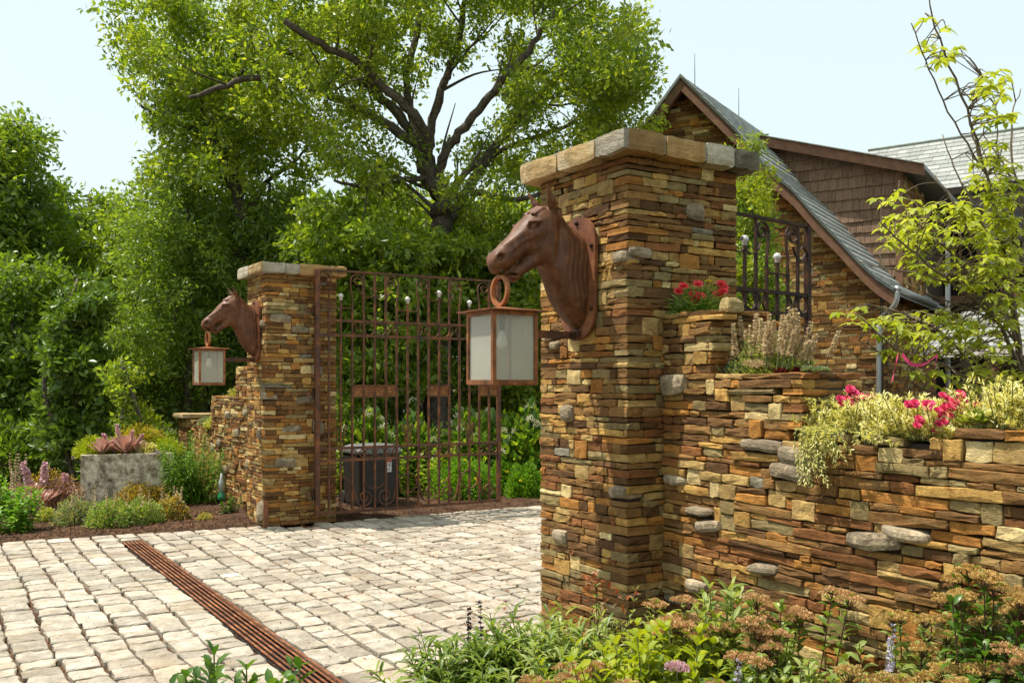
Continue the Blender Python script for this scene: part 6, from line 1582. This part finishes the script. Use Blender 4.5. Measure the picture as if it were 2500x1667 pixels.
stalks('green_leaf_plant', 'dark green leafy filler under the tall rusty spirea', at(1830, 3.7), clump(30, .20, .12, .26, .50), 'lf_long', 177, leafL=.10, leafW=.034, nleaf=12, droop=.4)
stalks('green_leaf_plant', 'green leafy filler at the foot of the long leaved plants', at(1250, 3.95), clump(30, .22, .12, .20, .40), 'lf_long', 178, leafL=.11, leafW=.024, nleaf=12, droop=.4)
stalks('green_leaf_plant', 'broad dark leafy shoots in the corner under the golden spirea', at(2440, 3.1), clump(26, .16, .10, .36, .66), 'lf_dark', 179, leafL=.10, leafW=.045, nleaf=10, droop=.4)
stalks('lime_leaf_plant', 'lime green leafy shoots low before the pillar foot', at(1480, 4.05), clump(34, .16, .10, .28, .46), 'lf_lime', 190, leafL=.085, leafW=.034, nleaf=12, droop=.35)
stalks('lime_leaf_plant', 'light green leafy shoots low under the wall beside the tall rusty spirea', at(1960, 3.75), clump(34, .18, .10, .30, .52), 'lf_pale', 191, leafL=.09, leafW=.030, nleaf=13, droop=.4)
stalks('nandina', 'slender nandina shoots with red tips before the pillar corner', at(1500, 4.62), clump(7, .09, .05, .42, .64), 'lf_pale', 180, leafL=.055, leafW=.018, nleaf=12, droop=.3, stemmat='stemred')
r_ = [o for o in COL.objects if o.get('label', '').startswith('slender nandina')][0]; L = Leaves()
for px, py in ((1437, 1405), (1445, 1415), (1430, 1430), (1480, 1432), (1505, 1450), (1545, 1455), (1440, 1465), (1478, 1468), (1520, 1470)):
    p = W(px, py, 4.58); m = 6; L.add(leaf8(np.repeat(p[None], m, 0)+rngp.normal(0, .012, (m, 3)), unit(sph(rngp, m)+np.array([0, 0, .3])), unit(sph(rngp, m)+np.array([0, 0, 1.])), .045, .013))
L.build('red_tips', 'lf_red', r_)['kind'] = 'stuff'
for px, py, D, l in ((2165, 1520, 3.45, 'lilac white salvia spike between the golden spireas'), (1790, 1610, 3.6, 'lilac salvia spike low among the rusty spirea')):
    c = at(px, D); z = 1.6-(py-HORIZON)*D/FPX; r_ = thing('salvia', l, 'flower', c); spikes(r_, c, [(-.02, 0, z-.40, z, .02, -.03), (.03, .02, z-.35, z-.08, .02, 0)], 'fl_lilac', rngp, .020, 80, 'lf_grey' if False else 'stem', r=.012)
c = at(1652, 3.7, 0); r_ = thing('pink_stonecrop', 'pink flower head at the bottom of the bed among lime leaves', 'flower', c); Leaves().add(cluster_head(rngp, c+np.array([0, 0, .485]), .045, .022, 300, .012)).build('flower_head', 'fl_pink', r_); tubes([(np.array([(0, 0, .0), (0.01, 0, .3), (0, 0, .48)]), .004)]).build('stem', M['stem'], r_)
for k, (px, D, n, l) in enumerate(((462, 2.62, 7, 'dark green leaf tips at the bottom edge away from the drain'), (672, 2.62, 9, 'dark green leaf tips at the bottom edge over the drain grate'), (560, 2.5, 5, 'lower dark green leaf tips at the bottom edge between two taller ones'))):
    stalks('dark_leaf_plant', l, at(px, D), [(rngp.normal(0, .06), rngp.normal(0, .04), rngp.uniform(.76, .845) if k < 2 else rngp.uniform(.68, .74)) for _ in range(n)], 'lf_dark', 185+k, leafL=.085, leafW=.030, nleaf=16, droop=.3, leaf_from=.4)
# ------------------------------------------------------------------ litter: bark mulch and needles
M['chip'] = leaf_mat('bark_chip', [(.05, .022, .011), (.12, .055, .025), (.21, .11, .055)], .0, .9, .2)
n = 9000; P = np.column_stack([rngp.uniform(-3.6, 1.5, n), rngp.uniform(6.5, 9.0, n), np.full(n, .03)]); P = P[[p[1] > edge_far(p[0])+.02 for p in P]]
P2 = np.column_stack([rngp.uniform(1.5, 7, 5000), rngp.uniform(6.4, 10, 5000), np.full(5000, .03)]); P = np.vstack([P, P2]); P[:, 2] = .02+.012*rngp.random(len(P))
o = link('bark_mulch', new_mesh('bark_mulch', *leaf2(P, unit(sph(rngp, len(P))*np.array([1, 1, .35])), unit(sph(rngp, len(P))*.5+np.array([0, 0, 1.])), rngp.uniform(.02, .06, len(P)), rngp.uniform(.010, .022, len(P))), M['chip'])); tag(o, 'brown bark mulch over the planting beds', 'mulch', None, 'stuff')
o = link('joint_litter', new_mesh('joint_litter', *leaf2(LITTER, unit(sph(rngp, len(LITTER))*np.array([1, 1, .4])), unit(sph(rngp, len(LITTER))*.5+np.array([0, 0, 1.])), rngp.uniform(.010, .026, len(LITTER)), rngp.uniform(.004, .010, len(LITTER))), M['chip'])); tag(o, 'brown bark crumbs caught in the paving joints', 'litter', None, 'stuff')

# rusty needles that gather on the drive inside the gate
M['needle'] = leaf_mat('rusty_needle', [(.24, .085, .030), (.36, .15, .055), (.44, .21, .085)], .0, .9, .2)
n = 5200; P = np.column_stack([rngp.uniform(-.9, 3.4, n), rngp.uniform(1.0, 6.3, n), np.full(n, -.004)]); sel = rngp.random(n) < .82
P[sel, 0] = colx[rngp.integers(0, len(colx), sel.sum())]+rngp.normal(0, .010, sel.sum()); P[~sel, 2] = .009
P = P[[(-.9+rngp.random()*1.4) < p[0] < 3.4 and not (abs(p[0]-.42) < .46 and (p[1] < .9 or p[1] > 6.4)) for p in P]]
o = link('needle_litter', new_mesh('needle_litter', *leaf2(P, unit(sph(rngp, len(P))*np.array([1, 1, .25])), unit(sph(rngp, len(P))*.4+np.array([0, 0, 1.])), rngp.uniform(.02, .06, len(P)), rngp.uniform(.008, .018, len(P))), M['needle'])); tag(o, 'rusty brown needles gathered in the paving joints inside the gate', 'litter', None, 'stuff')
for k, (px, D, rx, l) in enumerate(((10, 15.2, .9, 'shady green undergrowth at the picture edge beneath the leafy tree'), (330, 15.5, .8, 'shady green undergrowth between the stone trough and the low end post'))):
    mound('undergrowth_shrub', l, at(px, D), rx, rx, 1.05, 1600, ['lf_wood', 'lf_holly'], .12, .055, 200+k, 'shrub')
